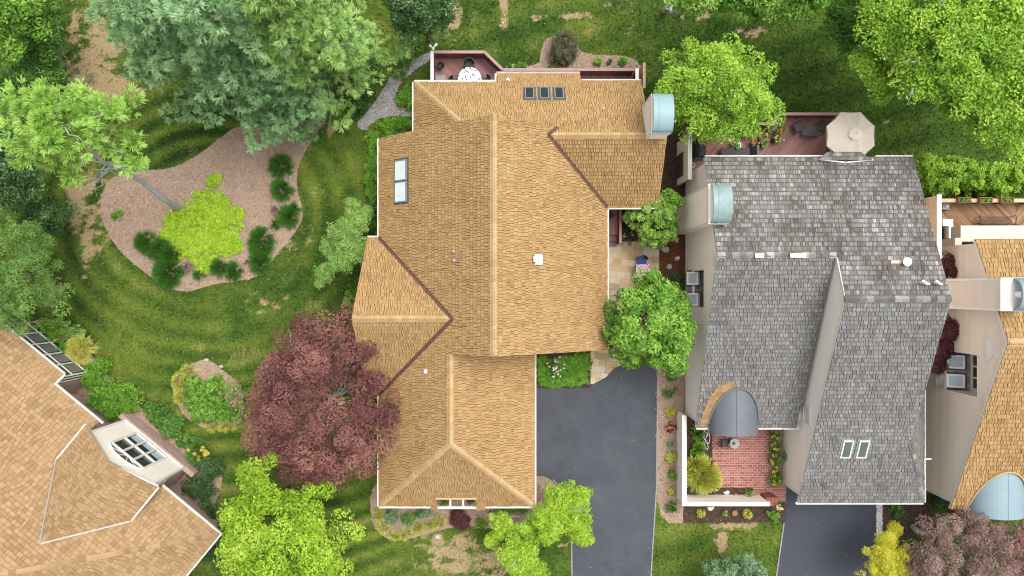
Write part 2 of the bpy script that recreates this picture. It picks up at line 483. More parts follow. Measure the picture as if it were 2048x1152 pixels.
mat('blue_cushion', [(.03, .075, .22), (.05, .11, .30)], noises=((6, .4),), rough=.9)
mat('wicker', [(.025, .022, .022), (.075, .068, .066)], wr=.5, noises=((40, .5),), rough=.7)
mat('black_metal', [(.012, .012, .014), (.035, .035, .04)], noises=((6, .4),), rough=.5)
mat('grey_slats', [(.22, .21, .20), (.33, .32, .305)], wr=.6, noises=((6, .3),), rough=.75)
mat('terracotta', [(.30, .10, .05), (.46, .19, .10)], noises=((6, .4),), rough=.85)
mat('stone', [(.30, .27, .23), (.52, .48, .42)], wr=.5, noises=((5, .4),), rough=.9, bump=.4, bscale=15)
mat('red_wood', [(.20, .085, .05), (.32, .15, .10)], wr=.5, noises=((8, .4),), rough=.85)
# table cloths: printed patterns
def cloth_mat(name, kind):
    m, nt, out = nodes_of(name)
    tc = nt.nodes.new('ShaderNodeTexCoord'); o = tc.outputs['Object']
    if kind == 'floral':
        v = nt.nodes.new('ShaderNodeTexVoronoi'); v.inputs['Scale'].default_value = 6.5
        nt.links.new(o, v.inputs['Vector'])
        f = mth(nt, 'LESS_THAN', v.outputs['Distance'], .36)
        c1 = ramp(nt, [(.05, .07, .22), (.05, .13, .07), (.12, .13, .16), (.02, .06, .3)]); nt.links.new(v.outputs['Color'], c1.inputs[0])
        mx = nt.nodes.new('ShaderNodeMix'); mx.data_type = 'RGBA'
        nt.links.new(f, mx.inputs[0]); mx.inputs[6].default_value = (.80, .83, .86, 1); nt.links.new(c1.outputs[0], mx.inputs[7])
        col = mx.outputs[2]
    else:
        s = nt.nodes.new('ShaderNodeSeparateXYZ'); nt.links.new(o, s.inputs[0])
        r2 = mth(nt, 'SQRT', mth(nt, 'ADD', mth(nt, 'POWER', mth(nt, 'ABSOLUTE', s.outputs[0]), 2), mth(nt, 'POWER', mth(nt, 'ABSOLUTE', s.outputs[1]), 2)))
        an = mth(nt, 'ARCTAN2', s.outputs[1], s.outputs[0])
        pet = mth(nt, 'MULTIPLY_ADD', mth(nt, 'SINE', mth(nt, 'MULTIPLY', an, 18)), .5, .5)
        rg_ = mth(nt, 'MULTIPLY_ADD', mth(nt, 'SINE', mth(nt, 'MULTIPLY', r2, 42)), .5, .5)
        f = mth(nt, 'MULTIPLY_ADD', pet, .5, mth(nt, 'MULTIPLY', rg_, .5))
        rp = ramp(nt, [(.26, .06, .22), (.48, .20, .42), (.66, .48, .62), (.80, .72, .76)]); nt.links.new(f, rp.inputs[0])
        col = rp.outputs[0]
    b = bsdf(nt, col, .9); nt.links.new(b.outputs[0], out.inputs[0]); MATS[name] = m
cloth_mat('floral_cloth', 'floral'); cloth_mat('mandala_cloth', 'mandala')

leaf_mat('lf_bright', [(0.077, 0.180, 0.013), (0.188, 0.372, 0.028), (0.331, 0.530, 0.057), (0.486, 0.654, 0.114)])          # yellow green tree
leaf_mat('lf_gold', [(0.109, 0.214, 0.012), (0.236, 0.407, 0.021), (0.362, 0.535, 0.045), (0.489, 0.621, 0.120)])
leaf_mat('lf_mid', [(0.034, 0.101, 0.011), (0.101, 0.243, 0.024), (0.203, 0.392, 0.047), (0.351, 0.540, 0.108)])
leaf_mat('lf_green', [(0.024, 0.081, 0.014), (0.068, 0.182, 0.027), (0.135, 0.284, 0.047), (0.243, 0.405, 0.095)])
leaf_mat('lf_dark', [(0.014, 0.047, 0.011), (0.035, 0.101, 0.022), (0.074, 0.169, 0.041), (0.162, 0.270, 0.095)], spec=.45, rough=.4)
leaf_mat('lf_blue', [(0.047, 0.115, 0.047), (0.115, 0.230, 0.101), (0.216, 0.351, 0.176), (0.351, 0.486, 0.284)])
leaf_mat('lf_red', [(0.051, 0.019, 0.021), (0.131, 0.046, 0.046), (0.206, 0.082, 0.075), (0.296, 0.131, 0.110), (0.341, 0.207, 0.125)], tr=.2)
leaf_mat('lf_redgreen', [(0.068, 0.068, 0.024), (0.176, 0.101, 0.068), (0.270, 0.135, 0.108), (0.324, 0.257, 0.095)], tr=.2)
leaf_mat('lf_bronze', [(0.081, 0.047, 0.039), (0.178, 0.107, 0.089), (0.297, 0.200, 0.171), (0.416, 0.312, 0.267)], tr=.2)
leaf_mat('lf_pink', [(0.176, 0.074, 0.074), (0.351, 0.169, 0.162), (0.499, 0.284, 0.257)], tr=.2)
leaf_mat('lf_darkred', [(0.047, 0.014, 0.016), (0.115, 0.032, 0.035), (0.189, 0.068, 0.068)], tr=.2)
leaf_mat('nd_light', [(0.159, 0.284, 0.077), (0.343, 0.543, 0.152), (0.514, 0.722, 0.255), (0.660, 0.820, 0.368)], tr=.45)
leaf_mat('nd_lime', [(0.174, 0.320, 0.046), (0.347, 0.563, 0.102), (0.490, 0.718, 0.174), (0.612, 0.806, 0.276)], tr=.45)
leaf_mat('nd_blue', [(0.120, 0.236, 0.097), (0.280, 0.470, 0.220), (0.440, 0.649, 0.344), (0.613, 0.802, 0.510)], tr=.45)
leaf_mat('nd_deep', [(0.103, 0.234, 0.087), (0.232, 0.437, 0.175), (0.378, 0.613, 0.277), (0.551, 0.774, 0.407)], tr=.45)
leaf_mat('nd_cypress', [(0.058, 0.135, 0.024), (0.137, 0.277, 0.058), (0.215, 0.385, 0.089), (0.315, 0.420, 0.109)], tr=.4)
leaf_mat('nd_gold', [(0.238, 0.259, 0.013), (0.454, 0.454, 0.022), (0.648, 0.605, 0.054), (0.702, 0.702, 0.173)], tr=.25)
leaf_mat('chartreuse', [(0.129, 0.223, 0.010), (0.275, 0.435, 0.014), (0.395, 0.567, 0.036), (0.498, 0.668, 0.121)], tr=.25)
leaf_mat('lf_lily', [(0.027, 0.101, 0.011), (0.068, 0.203, 0.024), (0.121, 0.297, 0.041)])
leaf_mat('lf_box', [(0.041, 0.121, 0.011), (0.108, 0.270, 0.020), (0.203, 0.419, 0.041), (0.311, 0.540, 0.081)])
leaf_mat('lf_olive', [(0.053, 0.057, 0.027), (0.104, 0.104, 0.053), (0.169, 0.161, 0.095)], tr=.1)
leaf_mat('lf_yellowgreen', [(0.190, 0.237, 0.019), (0.399, 0.437, 0.048), (0.570, 0.580, 0.123), (0.684, 0.665, 0.266)])
leaf_mat('lf_crape', [(0.079, 0.174, 0.030), (0.172, 0.335, 0.059), (0.277, 0.452, 0.107), (0.475, 0.481, 0.190)])
leaf_mat('lf_hydrangea', [(0.068, 0.162, 0.016), (0.162, 0.324, 0.041), (0.270, 0.446, 0.081), (0.405, 0.567, 0.189)])
leaf_mat('pale_yellow', [(.40, .42, .07), (.64, .62, .15), (.78, .74, .30)])
mat('cream', [(.52, .47, .385), (.62, .57, .48)], noises=((1.2, .4), (9, .2)), rough=.8)
leaf_mat('fl_pink', [(0.550, 0.160, 0.200), (0.720, 0.350, 0.360)]); leaf_mat('fl_white', [(0.660, 0.560, 0.480), (0.780, 0.740, 0.700)])
leaf_mat('fl_yellow', [(0.680, 0.460, 0.040), (0.780, 0.660, 0.180)]); leaf_mat('fl_orange', [(0.600, 0.200, 0.030), (0.700, 0.340, 0.080)])
leaf_mat('fl_coral', [(0.600, 0.140, 0.130), (0.700, 0.300, 0.260)])

# ================================================================== beds, paving: outlines surveyed on the ground
def px_poly(pts, z=0.0): return [P2(a, b, z) for a, b in pts]
west_bed = smooth_poly(px_poly([(200, 430), (203, 385), (225, 352), (290, 340), (345, 338), (400, 308), (440, 276), (478, 248), (520, 262), (570, 270), (628, 276), (612, 300), (596, 330), (592, 375), (604, 410), (607, 440), (580, 478), (545, 520), (515, 556), (470, 562), (420, 570), (375, 585), (340, 578), (305, 556), (255, 518), (222, 480)]))
island_bed = smooth_poly(px_poly([(342, 770), (360, 745), (400, 718), (425, 722), (450, 745), (480, 765), (488, 800), (485, 845), (450, 860), (410, 858), (375, 840), (352, 805)]))
south_bed = smooth_poly(px_poly([(740, 985), (742, 1035), (755, 1065), (785, 1083), (830, 1075), (885, 1058), (940, 1050), (1010, 1062), (1060, 1045), (1075, 1010), (1060, 960), (900, 960), (760, 960)]), 1)
corner_bed = smooth_poly(px_poly([(1060, 952), (1090, 952), (1106, 962), (1140, 1000), (1143, 1030), (1120, 1042), (1090, 1060), (1060, 1060), (1040, 1010)]), 1)
drive_bed = px_poly([(1314, 735), (1370, 735), (1368, 830), (1366, 1046), (1337, 1046), (1322, 1030), (1315, 1000), (1311, 975)])
wall_bed = px_poly([(1366, 1005), (1580, 1005), (1570, 1044), (1366, 1046)])
court_bed = px_poly([(1372, 835), (1432, 835), (1424, 940), (1424, 975), (1504, 975), (1504, 1006), (1372, 1006)])
side_bed = px_poly([(1545, 850), (1575, 850), (1575, 968), (1545, 966)])
red_bed = px_poly([(1318, 440), (1370, 440), (1370, 590), (1318, 590)])
north_bed = smooth_poly(px_poly([(1010, 150), (1012, 125), (1078, 135), (1082, 95), (1100, 70), (1150, 80), (1165, 110), (1240, 110), (1270, 118), (1286, 140), (1284, 160), (1010, 160)]), 1)
gap_bed = px_poly([(1290, 270), (1375, 270), (1375, 440), (1290, 440)])
left_bed = smooth_poly(px_poly([(60, 640), (110, 640), (150, 660), (190, 720), (250, 790), (300, 830), (370, 880), (430, 920), (450, 960), (420, 1030), (320, 960), (100, 780), (40, 690)]), 1)
east_strip = px_poly([(1763, 1000), (1860, 1000), (1870, 1060), (1800, 1080), (1765, 1060)])
entry_bed = px_poly([(1060, 690), (1185, 690), (1183, 776), (1060, 778)])
court_e_bed = px_poly([(1222, 400), (1325, 400), (1318, 488), (1222, 488)])
tree_mulch = smooth_poly(px_poly([(520, 190), (590, 170), (650, 190), (660, 235), (620, 280), (540, 275), (505, 240)]), 1)
gravel_path = smooth_poly(px_poly([(862, 103), (862, 120), (830, 140), (800, 165), (790, 190), (795, 212), (830, 222), (850, 222), (850, 234), (800, 232), (765, 234), (745, 245), (727, 264), (711, 250), (735, 222), (758, 195), (778, 160), (805, 135), (840, 112)]), 1)
drive_main = px_poly([(1050, 776), (1180, 776), (1222, 730), (1316, 730), (1313, 975), (1309, 1010), (1302, 1152), (1270, 1800), (1155, 1800), (1145, 1152), (1143, 1000), (1106, 960), (1085, 951), (1050, 950)])
drive_east = px_poly([(1572, 960), (1590, 940), (1760, 940), (1755, 1010), (1752, 1152), (1735, 1800), (1515, 1800), (1553, 1152), (1560, 1090), (1569, 1044)])
flag_poly = px_poly([(1205, 483), (1318, 483), (1318, 700), (1300, 712)]) + smooth_poly(px_poly([(1300, 712), (1240, 728), (1222, 748), (1183, 768)]), 1)[:0] + px_poly([(1260, 722), (1228, 736), (1212, 754), (1186, 768), (1181, 768), (1181, 690), (1205, 690)])
brick_poly = px_poly([(1424, 840), (1546, 840), (1546, 966), (1572, 966), (1571, 1001), (1505, 1001), (1505, 975), (1424, 975)])
brick_patio_out = brick_poly
NOLAWN = [west_bed, island_bed, south_bed, corner_bed, drive_bed, wall_bed, red_bed, north_bed, gap_bed, left_bed, east_strip, entry_bed, court_e_bed, gravel_path, drive_main, drive_east, flag_poly, brick_poly, court_bed, side_bed]
HOUSE_FP = [[(-6.6, -11), (.8, -11), (.8, -3), (4.6, -3), (4.6, 4), (7, 4), (7, 10.5), (-5, 10.5), (-5, 7.6), (-6.6, 7.6)],
            [(9.65, -7), (15.2, -7), (15.2, -11), (21.5, -11), (21.5, 6.4), (9.65, 6.4)], [(22.9, -11), (45, -11), (45, 5), (22.9, 5)]]

# ================================================================== lawn
def lawn_fields(x, y):
    n1 = noise2(x, y, .9, 3); n2 = noise2(x, y, .28, 11); n3 = noise2(x, y, 3.2, 21)
    px = x * 35.55 + 1024; py = 576 - y * 35.55
    # mowing passes round the west bed, straight passes elsewhere
    bx = (px - 420) / 1.18; by = py - 425
    rad = np.sqrt(bx * bx + by * by) + 60 * (noise2(x, y, .12, 40, 2) - .5)
    st = .5 + .5 * np.sin(rad / 33 * 2 * np.pi * .9)
    st2 = .5 + .5 * np.sin((py * .9 + px * .28) / 30 * np.pi)
    west = np.clip((860 - px) / 120, 0, 1)
    brk = np.clip(1.5 * noise2(x, y, .22, 77) - .25, 0, 1)
    stripe = (.5 + (st - .5) * brk) * west + (1 - west) * (.5 + (st2 - .5) * .5 * brk)
    dry = np.zeros_like(x)
    for cx, cy, rx, ry, k in DRY:
        d = np.sqrt(((px - cx) / rx) ** 2 + ((py - cy) / ry) ** 2)
        dry = np.maximum(dry, k * np.clip(1.35 - d, 0, 1))
    n4 = noise2(x * 1.0, y * 1.6, 2.2, 55, 4)
    dry = np.clip((dry * 1.35 + (n1 - .5) * 1.3 + (n4 - .5) * 2.6 - .30), 0, 1) * (dry > 0.0)
    dry = np.maximum(dry, np.clip((n1 - .68) * 1.4, 0, .15))
    ne = np.clip((px - 1290) / 60, 0, 1) * np.clip((330 - py) / 40, 0, 1); dry = np.where(dry < .25, dry * (1 - ne), dry)
    yellow = (1 - .75 * ne) * np.clip(.5 + (n2 - .5) * 1.6 + (n1 - .5) * .7, 0, 1)
    return np.clip(stripe, 0, 1), dry, yellow
DRY = [(200, 120, 75, 120, .5), (190, 400, 40, 100, .45), (200, 105, 42, 50, .7), (165, 165, 18, 60, .8), (222, 170, 55, 45, .9), (150, 60, 10, 80, .55), (285, 175, 40, 30, .4), (225, 235, 30, 35, .7), (230, 60, 60, 30, .3),
       (155, 395, 20, 70, .9), (175, 470, 12, 45, .8), (170, 515, 10, 40, .7), (100, 575, 25, 30, .6), (660, 265, 5, 28, .7), (1008, 20, 9, 38, 1), (910, 40, 12, 45, .45),
       (1155, 32, 26, 8, .9), (1060, 40, 30, 12, .4), (1230, 10, 40, 8, .4), (1400, 33, 30, 8, .5), (1500, 62, 40, 9, .5), (1775, 248, 12, 8, .5),
       (900, 1105, 60, 48, .45), (875, 1080, 13, 12, .8), (870, 1130, 9, 11, .9), (990, 1120, 60, 30, .45), (1105, 1085, 28, 14, .6), (1441, 1082, 13, 20, 1), (1470, 1052, 60, 6, .5),
       (590, 470, 30, 30, .3), (530, 600, 40, 20, .25)]
gx = np.concatenate([[-160, -90, -55], np.arange(-36, 36.01, .16), [55, 90, 160]])
gy = np.concatenate([[-160, -90, -50], np.arange(-22, 22.01, .16), [50, 90, 160]])
GX, GY = np.meshgrid(gx, gy); nx, ny = len(gx), len(gy)
gv = np.stack([GX.ravel(), GY.ravel(), np.zeros(nx * ny)], 1)
ii = (np.arange(ny - 1)[:, None] * nx + np.arange(nx - 1)[None, :]).ravel()
gq = np.stack([ii, ii + 1, ii + nx + 1, ii + nx], 1)
def lawn_mat(name, blade):
    m, nt, out = nodes_of(name)
    pos = geo_pos(nt)
    fine = noise(nt, pos, 7, 5, .7); fine2 = noise(nt, pos, 26, 3, .7)
    g = mth(nt, 'MULTIPLY_ADD', attr(nt, 'stripe'), .66, mth(nt, 'MULTIPLY_ADD', attr(nt, 'yellow'), .5, -.16))
    g = mth(nt, 'ADD', g, mth(nt, 'MULTIPLY_ADD', fine, 1.1, -.55))
    mid = noise(nt, pos, 2.6, 4, .6); g = mth(nt, 'ADD', g, mth(nt, 'MULTIPLY_ADD', mid, .6, -.3))
    g = mth(nt, 'ADD', g, mth(nt, 'MULTIPLY_ADD', fine2, .5, -.25))
    if blade: g = mth(nt, 'ADD', g, mth(nt, 'MULTIPLY_ADD', attr(nt, 'r'), .8, -.4))
    c1 = ramp(nt, [(.018, .043, .007), (.053, .097, .014), (.112, .15, .022), (.205, .218, .048)]); nt.links.new(g, c1.inputs[0])
    c2 = ramp(nt, [(.15, .115, .05), (.33, .24, .135), (.46, .355, .23)]); nt.links.new(fine, c2.inputs[0])
    mx = nt.nodes.new('ShaderNodeMix'); mx.data_type = 'RGBA'
    tex = mth(nt, 'ADD', mth(nt, 'MULTIPLY_ADD', fine, 2.6, -1.3), mth(nt, 'MULTIPLY_ADD', fine2, 1.0, -.5))
    dd = mth(nt, 'MULTIPLY', mth(nt, 'ADD', mth(nt, 'MULTIPLY', attr(nt, 'dry'), 1.05), tex), mth(nt, 'MINIMUM', mth(nt, 'MULTIPLY', attr(nt, 'dry'), 4), 1.0))
    dd = mth(nt, 'MINIMUM', mth(nt, 'MULTIPLY', dd, 1.5), .9)
    nt.links.new(mth(nt, 'MAXIMUM', dd, 0), mx.inputs[0]); nt.links.new(c1.outputs[0], mx.inputs[6]); nt.links.new(c2.outputs[0], mx.inputs[7])
    b = bsdf(nt, mx.outputs[2], .9, .12)
    if not blade: add_bump(nt, b, fine2, .8, .05)
    nt.links.new(b.outputs[0], out.inputs[0]); MATS[name] = m
lawn_mat('lawn', False); lawn_mat('lawn_blade', True)
def put_attr(o, name, v, dom):
    a = o.data.attributes.new(name, 'FLOAT', dom); a.data.foreach_set('value', v.astype(np.float32))
g_o = np_mesh('ground', gv, gq, np.zeros(len(gq)), MATS['lawn'], kind='structure', loc=(0, 0, 0))
for nme, v in zip(('stripe', 'dry', 'yellow'), lawn_fields(GX.ravel(), GY.ravel())): put_attr(g_o, nme, v, 'POINT')
# blades of grass standing on it
rg = np.random.default_rng(5)
bx = rg.uniform(-31, 31, 230000); by = rg.uniform(-18.5, 18.5, 230000)
keep = np.ones(len(bx), bool)
for pl in NOLAWN + HOUSE_FP: keep &= ~in_poly(bx, by, pl)
bx, by = bx[keep], by[keep]; nb = len(bx)
stp, dr, yl = lawn_fields(bx, by)
k2 = rg.random(nb) > dr * .8
bx, by, stp, dr, yl = bx[k2], by[k2], stp[k2], dr[k2], yl[k2]; nb = len(bx)
base = np.stack([bx, by, np.zeros(nb)], 1)
dd = nrm(np.stack([rg.normal(0, .8, nb), rg.normal(0, .8, nb), np.ones(nb) * .75], 1))
tip = base + dd * rg.uniform(.05, .14, nb)[:, None]
sd_ = nrm(np.cross(dd, unit(rg, nb))) * .026
V = np.stack([base - sd_, base + sd_, tip + sd_ * .3, tip - sd_ * .3], 1).reshape(-1, 3)
gr = np_mesh('lawn_grass', V, quads(V), rg.random(nb), MATS['lawn_blade'], kind='stuff', loc=(0, 0, 0),
             label='short mown green lawn grass around the houses and beds', cat='grass')
for nme, v in zip(('stripe', 'dry', 'yellow'), (stp, dr, yl)): put_attr(gr, nme, v, 'FACE')

# ================================================================== sheets on the ground
def chips(mb_v, poly, dens, size, seed, zb, asp=.35, mound=0.0):
    rg = np.random.default_rng(seed)
    xs = [p[0] for p in poly]; ys = [p[1] for p in poly]
    A = (max(xs) - min(xs)) * (max(ys) - min(ys)); n = int(A * dens)
    x = rg.uniform(min(xs), max(xs), n); y = rg.uniform(min(ys), max(ys), n)
    # ragged edge
    jx = x + (noise2(x, y, 4, 5) - .5) * .22; jy = y + (noise2(x, y, 4, 9) - .5) * .22
    k = in_poly(jx, jy, poly); x, y = x[k], y[k]; n = len(x)
    p = np.stack([x, y, np.full(n, zb) + rg.random(n) * .02], 1)
    a = unit(rg, n); a[:, 2] *= .35; a = nrm(a) * (size * (.5 + rg.random(n)))[:, None] * .5
    b = nrm(np.cross(a, np.array([0, 0, 1.]) + .5 * unit(rg, n))) * (size * asp * (.5 + rg.random(n)))[:, None] * .5
    V = np.stack([p - a - b, p + a - b, p + a + b, p - a + b], 1).reshape(-1, 3)
    return V, rg.random(n)
def bed(name, poly, m, z=.008, dens=170, size=.11, seed=1, asp=.35):
    tri = tessellate_polygon([[Vector((x, y, 0)) for x, y in poly]])
    V0 = np.array([(x, y, z) for x, y in poly])
    Q = []
    for t in tri:
        a, b, c = (Vector((*poly[i], 0)) for i in t)
        if (b - a).cross(c - a).z < 0: t = t[::-1]
        Q.append((t[0], t[1], t[2]))
    V1, r1 = chips(None, poly, dens, size, seed, z + .004, asp)
    me = bpy.data.meshes.new(name)
    n0 = len(V0); nq = len(V1) // 4
    me.vertices.add(n0 + len(V1)); me.vertices.foreach_set('co', np.concatenate([V0, V1]).astype(np.float32).ravel())
    li = np.concatenate([np.array(Q).ravel(), n0 + np.arange(len(V1))])
    me.loops.add(len(li)); me.loops.foreach_set('vertex_index', li.astype(np.int32))
    me.polygons.add(len(Q) + nq)
    me.polygons.foreach_set('loop_start', np.concatenate([np.arange(len(Q)) * 3, len(Q) * 3 + np.arange(nq) * 4]).astype(np.int32))
    me.polygons.foreach_set('loop_total', np.concatenate([np.full(len(Q), 3), np.full(nq, 4)]).astype(np.int32))
    a = me.attributes.new('r', 'FLOAT', 'FACE'); a.data.foreach_set('value', np.concatenate([np.full(len(Q), .45), r1]).astype(np.float32))
    me.materials.append(MATS[m]); me.update(calc_edges=True); me.validate()
    o = bpy.data.objects.new(name, me); COL.objects.link(o)
    return setp(o, kind='structure')
for i, (nme, pl, m) in enumerate([('mulch_bed', west_bed, 'mulch'), ('mulch_bed', island_bed, 'mulch'), ('mulch_bed', south_bed, 'mulch'), ('mulch_bed', drive_bed, 'mulch'),
                  ('mulch_bed', wall_bed, 'dark_mulch'), ('mulch_bed', court_bed, 'dark_mulch'), ('mulch_bed', side_bed, 'mulch'), ('mulch_bed', red_bed, 'red_mulch'),
                  ('mulch_bed', north_bed, 'mulch'), ('mulch_bed', gap_bed, 'dark_mulch'), ('mulch_bed', left_bed, 'mulch'), ('mulch_bed', east_strip, 'dark_mulch'),
                  ('mulch_bed', entry_bed, 'dark_mulch'), ('mulch_bed', court_e_bed, 'red_mulch')]):
    bed(nme, pl, m, z=.008 + .0003 * i, seed=i + 2)
bed('mulch_bed', corner_bed, 'mulch', z=.015, seed=40)
bed('mulch_bed', tree_mulch, 'mulch', z=.018, seed=41, dens=90)
bed('gravel_path', gravel_path, 'gravel', z=.014, dens=420, size=.075, seed=31, asp=.8)
def sheet(name, poly, z, m): mb = MB(); mb.sheet(poly, z, .5); return mb.build(name, MATS[m], kind='structure')
sheet('driveway', drive_main, .020, 'asphalt'); sheet('driveway', drive_east, .020, 'new_asphalt')
mb = MB()
for a, b in [((1316, 730), (1313, 975)), ((1313, 975), (1302, 1152)), ((1302, 1152), (1270, 1800)), ((1155, 1800), (1145, 1152)), ((1144, 1152), (1142, 1000)), ((1142, 1000), (1106, 959)), ((1553, 1152), (1568, 1046)), ((1515, 1800), (1553, 1152))]:
    mb.beam(P(*a, .02), P(*b, .02), .07, .03, .3)
mb.build('driveway_edging', MATS['gravel'], kind='structure')
sheet('patio', flag_poly, .016, 'flag_joint')
mb = MB(); tiles(mb, [(x, y, .02) for x, y in flag_poly], course=.36, wid=(.28, .75), thick=.02, top=.02, gap=.022, vdir=(.12, 1, 0), normal=(0, 0, 1), seed=8)
mb.build('patio_flagstones', MATS['flagstone'], kind='structure')
sheet('patio', brick_poly, .016, 'mortar')
mb = MB(); tiles(mb, [(x, y, .02) for x, y in brick_poly], course=.135, wid=(.285, .285), thick=.012, top=.012, gap=.03, vdir=(0, 1, 0), normal=(0, 0, 1), stagger=.1425, lift=.003, seed=9)
mb.build('patio_bricks', MATS['brick'], kind='structure')
bed('stone_strip', px_poly([(1753, 1000), (1763, 1000), (1764, 1085), (1753, 1085)]), 'white_stone', z=.022, dens=700, size=.085, seed=33, asp=.8)
# ================================================================== house helpers
def on_plane(px, py, pts):
    """where the sight line through a pixel meets the roof plane through pts"""
    a = Vector(pts[0]); n = plane_axes(pts); d = Vector(((px - 1024) / F, (576 - py) / F, -1)); o = Vector((0, 0, H))
    return o + d * ((a - o).dot(n) / d.dot(n))
def axes(pts):
    n = plane_axes(pts)
    if n.z < 0: n = -n
    v = (Vector((0, 0, 1)) - n * n.z).normalized(); return n, v.cross(n).normalized(), v
def skylight(house, pts, c, w, l, frame, pane, n=None, h=.11, t=.055):
    n_, u, v = axes(pts); c = Vector(c)
    mb = MB()
    for s in (-1, 1):
        mb.obox(c + u * s * (w / 2 - t / 2) + n_ * h / 2, u * t / 2, v * l / 2, n_ * h / 2)
        mb.obox(c + v * s * (l / 2 - t / 2) + n_ * h / 2, u * (w / 2 - t), v * t / 2, n_ * h / 2)
    f = mb.build('skylight', MATS[frame], house)
    mb = MB(); mb.obox(c + n_ * (h * .72), u * (w / 2 - t), v * (l / 2 - t), n_ * .008); mb.build('pane', MATS[pane], f)
    mb = MB()                                            # flashing apron round the curb
    for s in (-1, 1):
        mb.obox(c + u * s * (w / 2 + .045) + n_ * .035, u * .045, v * (l / 2 + .08), n_ * .012)
        mb.obox(c + v * s * (l / 2 + .04) + n_ * .035, u * w / 2, v * .04, n_ * .012)
    mb.build('flashing', MATS['dark_frame' if frame != 'white_trim' else 'grey_metal'], f)
    return f
def gutter(mb, a, b, out, w=.085):
    mb.cut()
    o = Vector((*out, 0)).normalized() * w / 2
    a = Vector(a) + o - Vector((0, 0, .03)); b = Vector(b) + o - Vector((0, 0, .03))
    d = (b - a).normalized()
    # U-shaped channel: floor and two lips
    mb.beam(a - Vector((0, 0, .05)), b - Vector((0, 0, .05)), w, .03, .5)
    for s in (-1, 1): mb.beam(a + o * s * .8, b + o * s * .8, .028, .12, .5)
    mb.beam(a - Vector((0, 0, .012)), b - Vector((0, 0, .012)), w * .8, .02, .5)
def wall_poly(mb, pts, nrm_, t=.1):
    n = Vector(nrm_).normalized() * t
    a = [Vector(p) for p in pts]; b = [p - n for p in a]; m = len(a)
    mb.mesh(a + b, [tuple(range(m)), tuple(range(m, 2 * m))[::-1]] + [(i, (i + 1) % m, m + (i + 1) % m, m + i) for i in range(m)], .5)
def siding(mb, pts, nrm_, seed=1, course=.2):
    tiles(mb, pts, course=course, wid=(4.5, 6.5), thick=.034, top=.004, lift=.0, normal=nrm_, vdir=(0, 0, 1), seed=seed)
def barrel(mb, xc, hw, rise, zb, ya, yb, ax='y', n=20, t=.06, zend=None):
    """curved sheet, arch across, axis along y (or x)"""
    pr = [(hw * math.cos(math.pi * i / n), rise * math.sin(math.pi * i / n)) for i in range(n + 1)]
    V = []
    for y in (ya, yb):
        for k in (0, 1):
            for a, b in pr:
                f = 1 if k == 0 else (1 - t / hw)
                p = (xc + a * f, y, zb + b * f) if ax == 'y' else (y, xc + a * f, zb + b * f)
                V.append(p)
    m = n + 1; fs = []
    for i in range(n):
        fs += [(i, i + 1, 2 * m + i + 1, 2 * m + i), (m + i, 3 * m + i, 3 * m + i + 1, m + i + 1), (i, m + i, m + i + 1, i + 1), (2 * m + i, 2 * m + i + 1, 3 * m + i + 1, 3 * m + i)]
    mb.mesh(V, fs, .5)
def arch_face(mb, xc, hw, rise, zb, y, ax='y', n=16):
    pr = [(hw * math.cos(math.pi * i / n), rise * math.sin(math.pi * i / n)) for i in range(n + 1)]
    mb.add([(xc + a, y, zb + b) if ax == 'y' else (y, xc + a, zb + b) for a, b in pr], .5)
def pipe_vent(house, p, name='vent_pipe', r=.05, h=.28, m='grey_metal'):
    mb = MB(); p = Vector(p)
    mb.lathe(p, [(r * 2.4, 0), (r * 2.2, .05), (r * 1.15, .09), (r, .1), (r, h), (r * .6, h), (r * .6, h - .06)], 12)
    return mb.build(name, MATS[m], house)

# ================================================================== 1. tan-roofed house in the middle
hm = thing('house', 'house with tan shingle roof, brown valley lines and five skylights', 'house', (-1, 0, 0), 'houses')
k1, k2_ = .79, .828
zW = lambda x: 3.2 + .79 * (x + 6.88)
zE = lambda x: 3.2 + .828 * (4.92 - x)
zN = lambda y: 5.83 - .785 * (y - 7.35)
RX, RZ = -.84, 3.2 + .79 * (6.88 - .84)
pW = [(-6.88, 7.75, 3.2), (RX, 7.84, RZ), (RX, -3.1, RZ), (-2.93, -3.1, zW(-2.93)), (-2.93, -7.35, zW(-2.93)), (-6.88, -11.3, 3.2), (-6.88, -5.53, 3.2), (-2.81, -1.46, zW(-2.81)), (-6.88, 2.61, 3.2)]
pE = [(RX, 7.84, RZ), (2.2, 7.75, zE(2.2)), (1.744, 7.35, zE(1.744)), (4.92, 4.17, 3.2), (4.92, -3.2, 3.2), (RX, -3.1, RZ)]
GX_, GZ = -2.93, zW(-2.93); kGE = (GZ - 3.2) / (1.165 + 2.93)
pGE = [(GX_, -2.6, GZ), (GX_, -7.35, GZ), (1.165, -11.3, 3.2), (1.165, -2.6, 3.2)]
sz = lambda y: 3.2 + (GZ - 3.2) / 3.95 * (y + 11.3)
pGS = [(GX_, -7.35, GZ), (-6.88, -11.3, 3.2), (-4.2, -11.3, 3.2), (-4.2, -11.52, sz(-11.52)), (-3.86, -11.52, sz(-11.52)), (-3.86, -10.78, sz(-10.78)), (-1.86, -10.78, sz(-10.78)), (-1.86, -11.52, sz(-11.52)), (-1.42, -11.52, sz(-11.52)), (-1.42, -11.3, 3.2), (1.165, -11.3, 3.2)]
pCN = [(-6.88, 2.61, 3.2), (-7.48, 2.61, 3.2), (-7.58, -1.46, 6.415), (-2.81, -1.46, 6.415)]
pCS = [(-2.81, -1.46, 6.415), (-7.58, -1.46, 6.415), (-7.48, -5.53, 3.2), (-6.88, -5.53, 3.2)]
pNS = [(4.92, 4.17, 3.2), (7.56, 4.17, 3.2), (7.46, 7.35, 5.83), (1.744, 7.35, 5.83)]
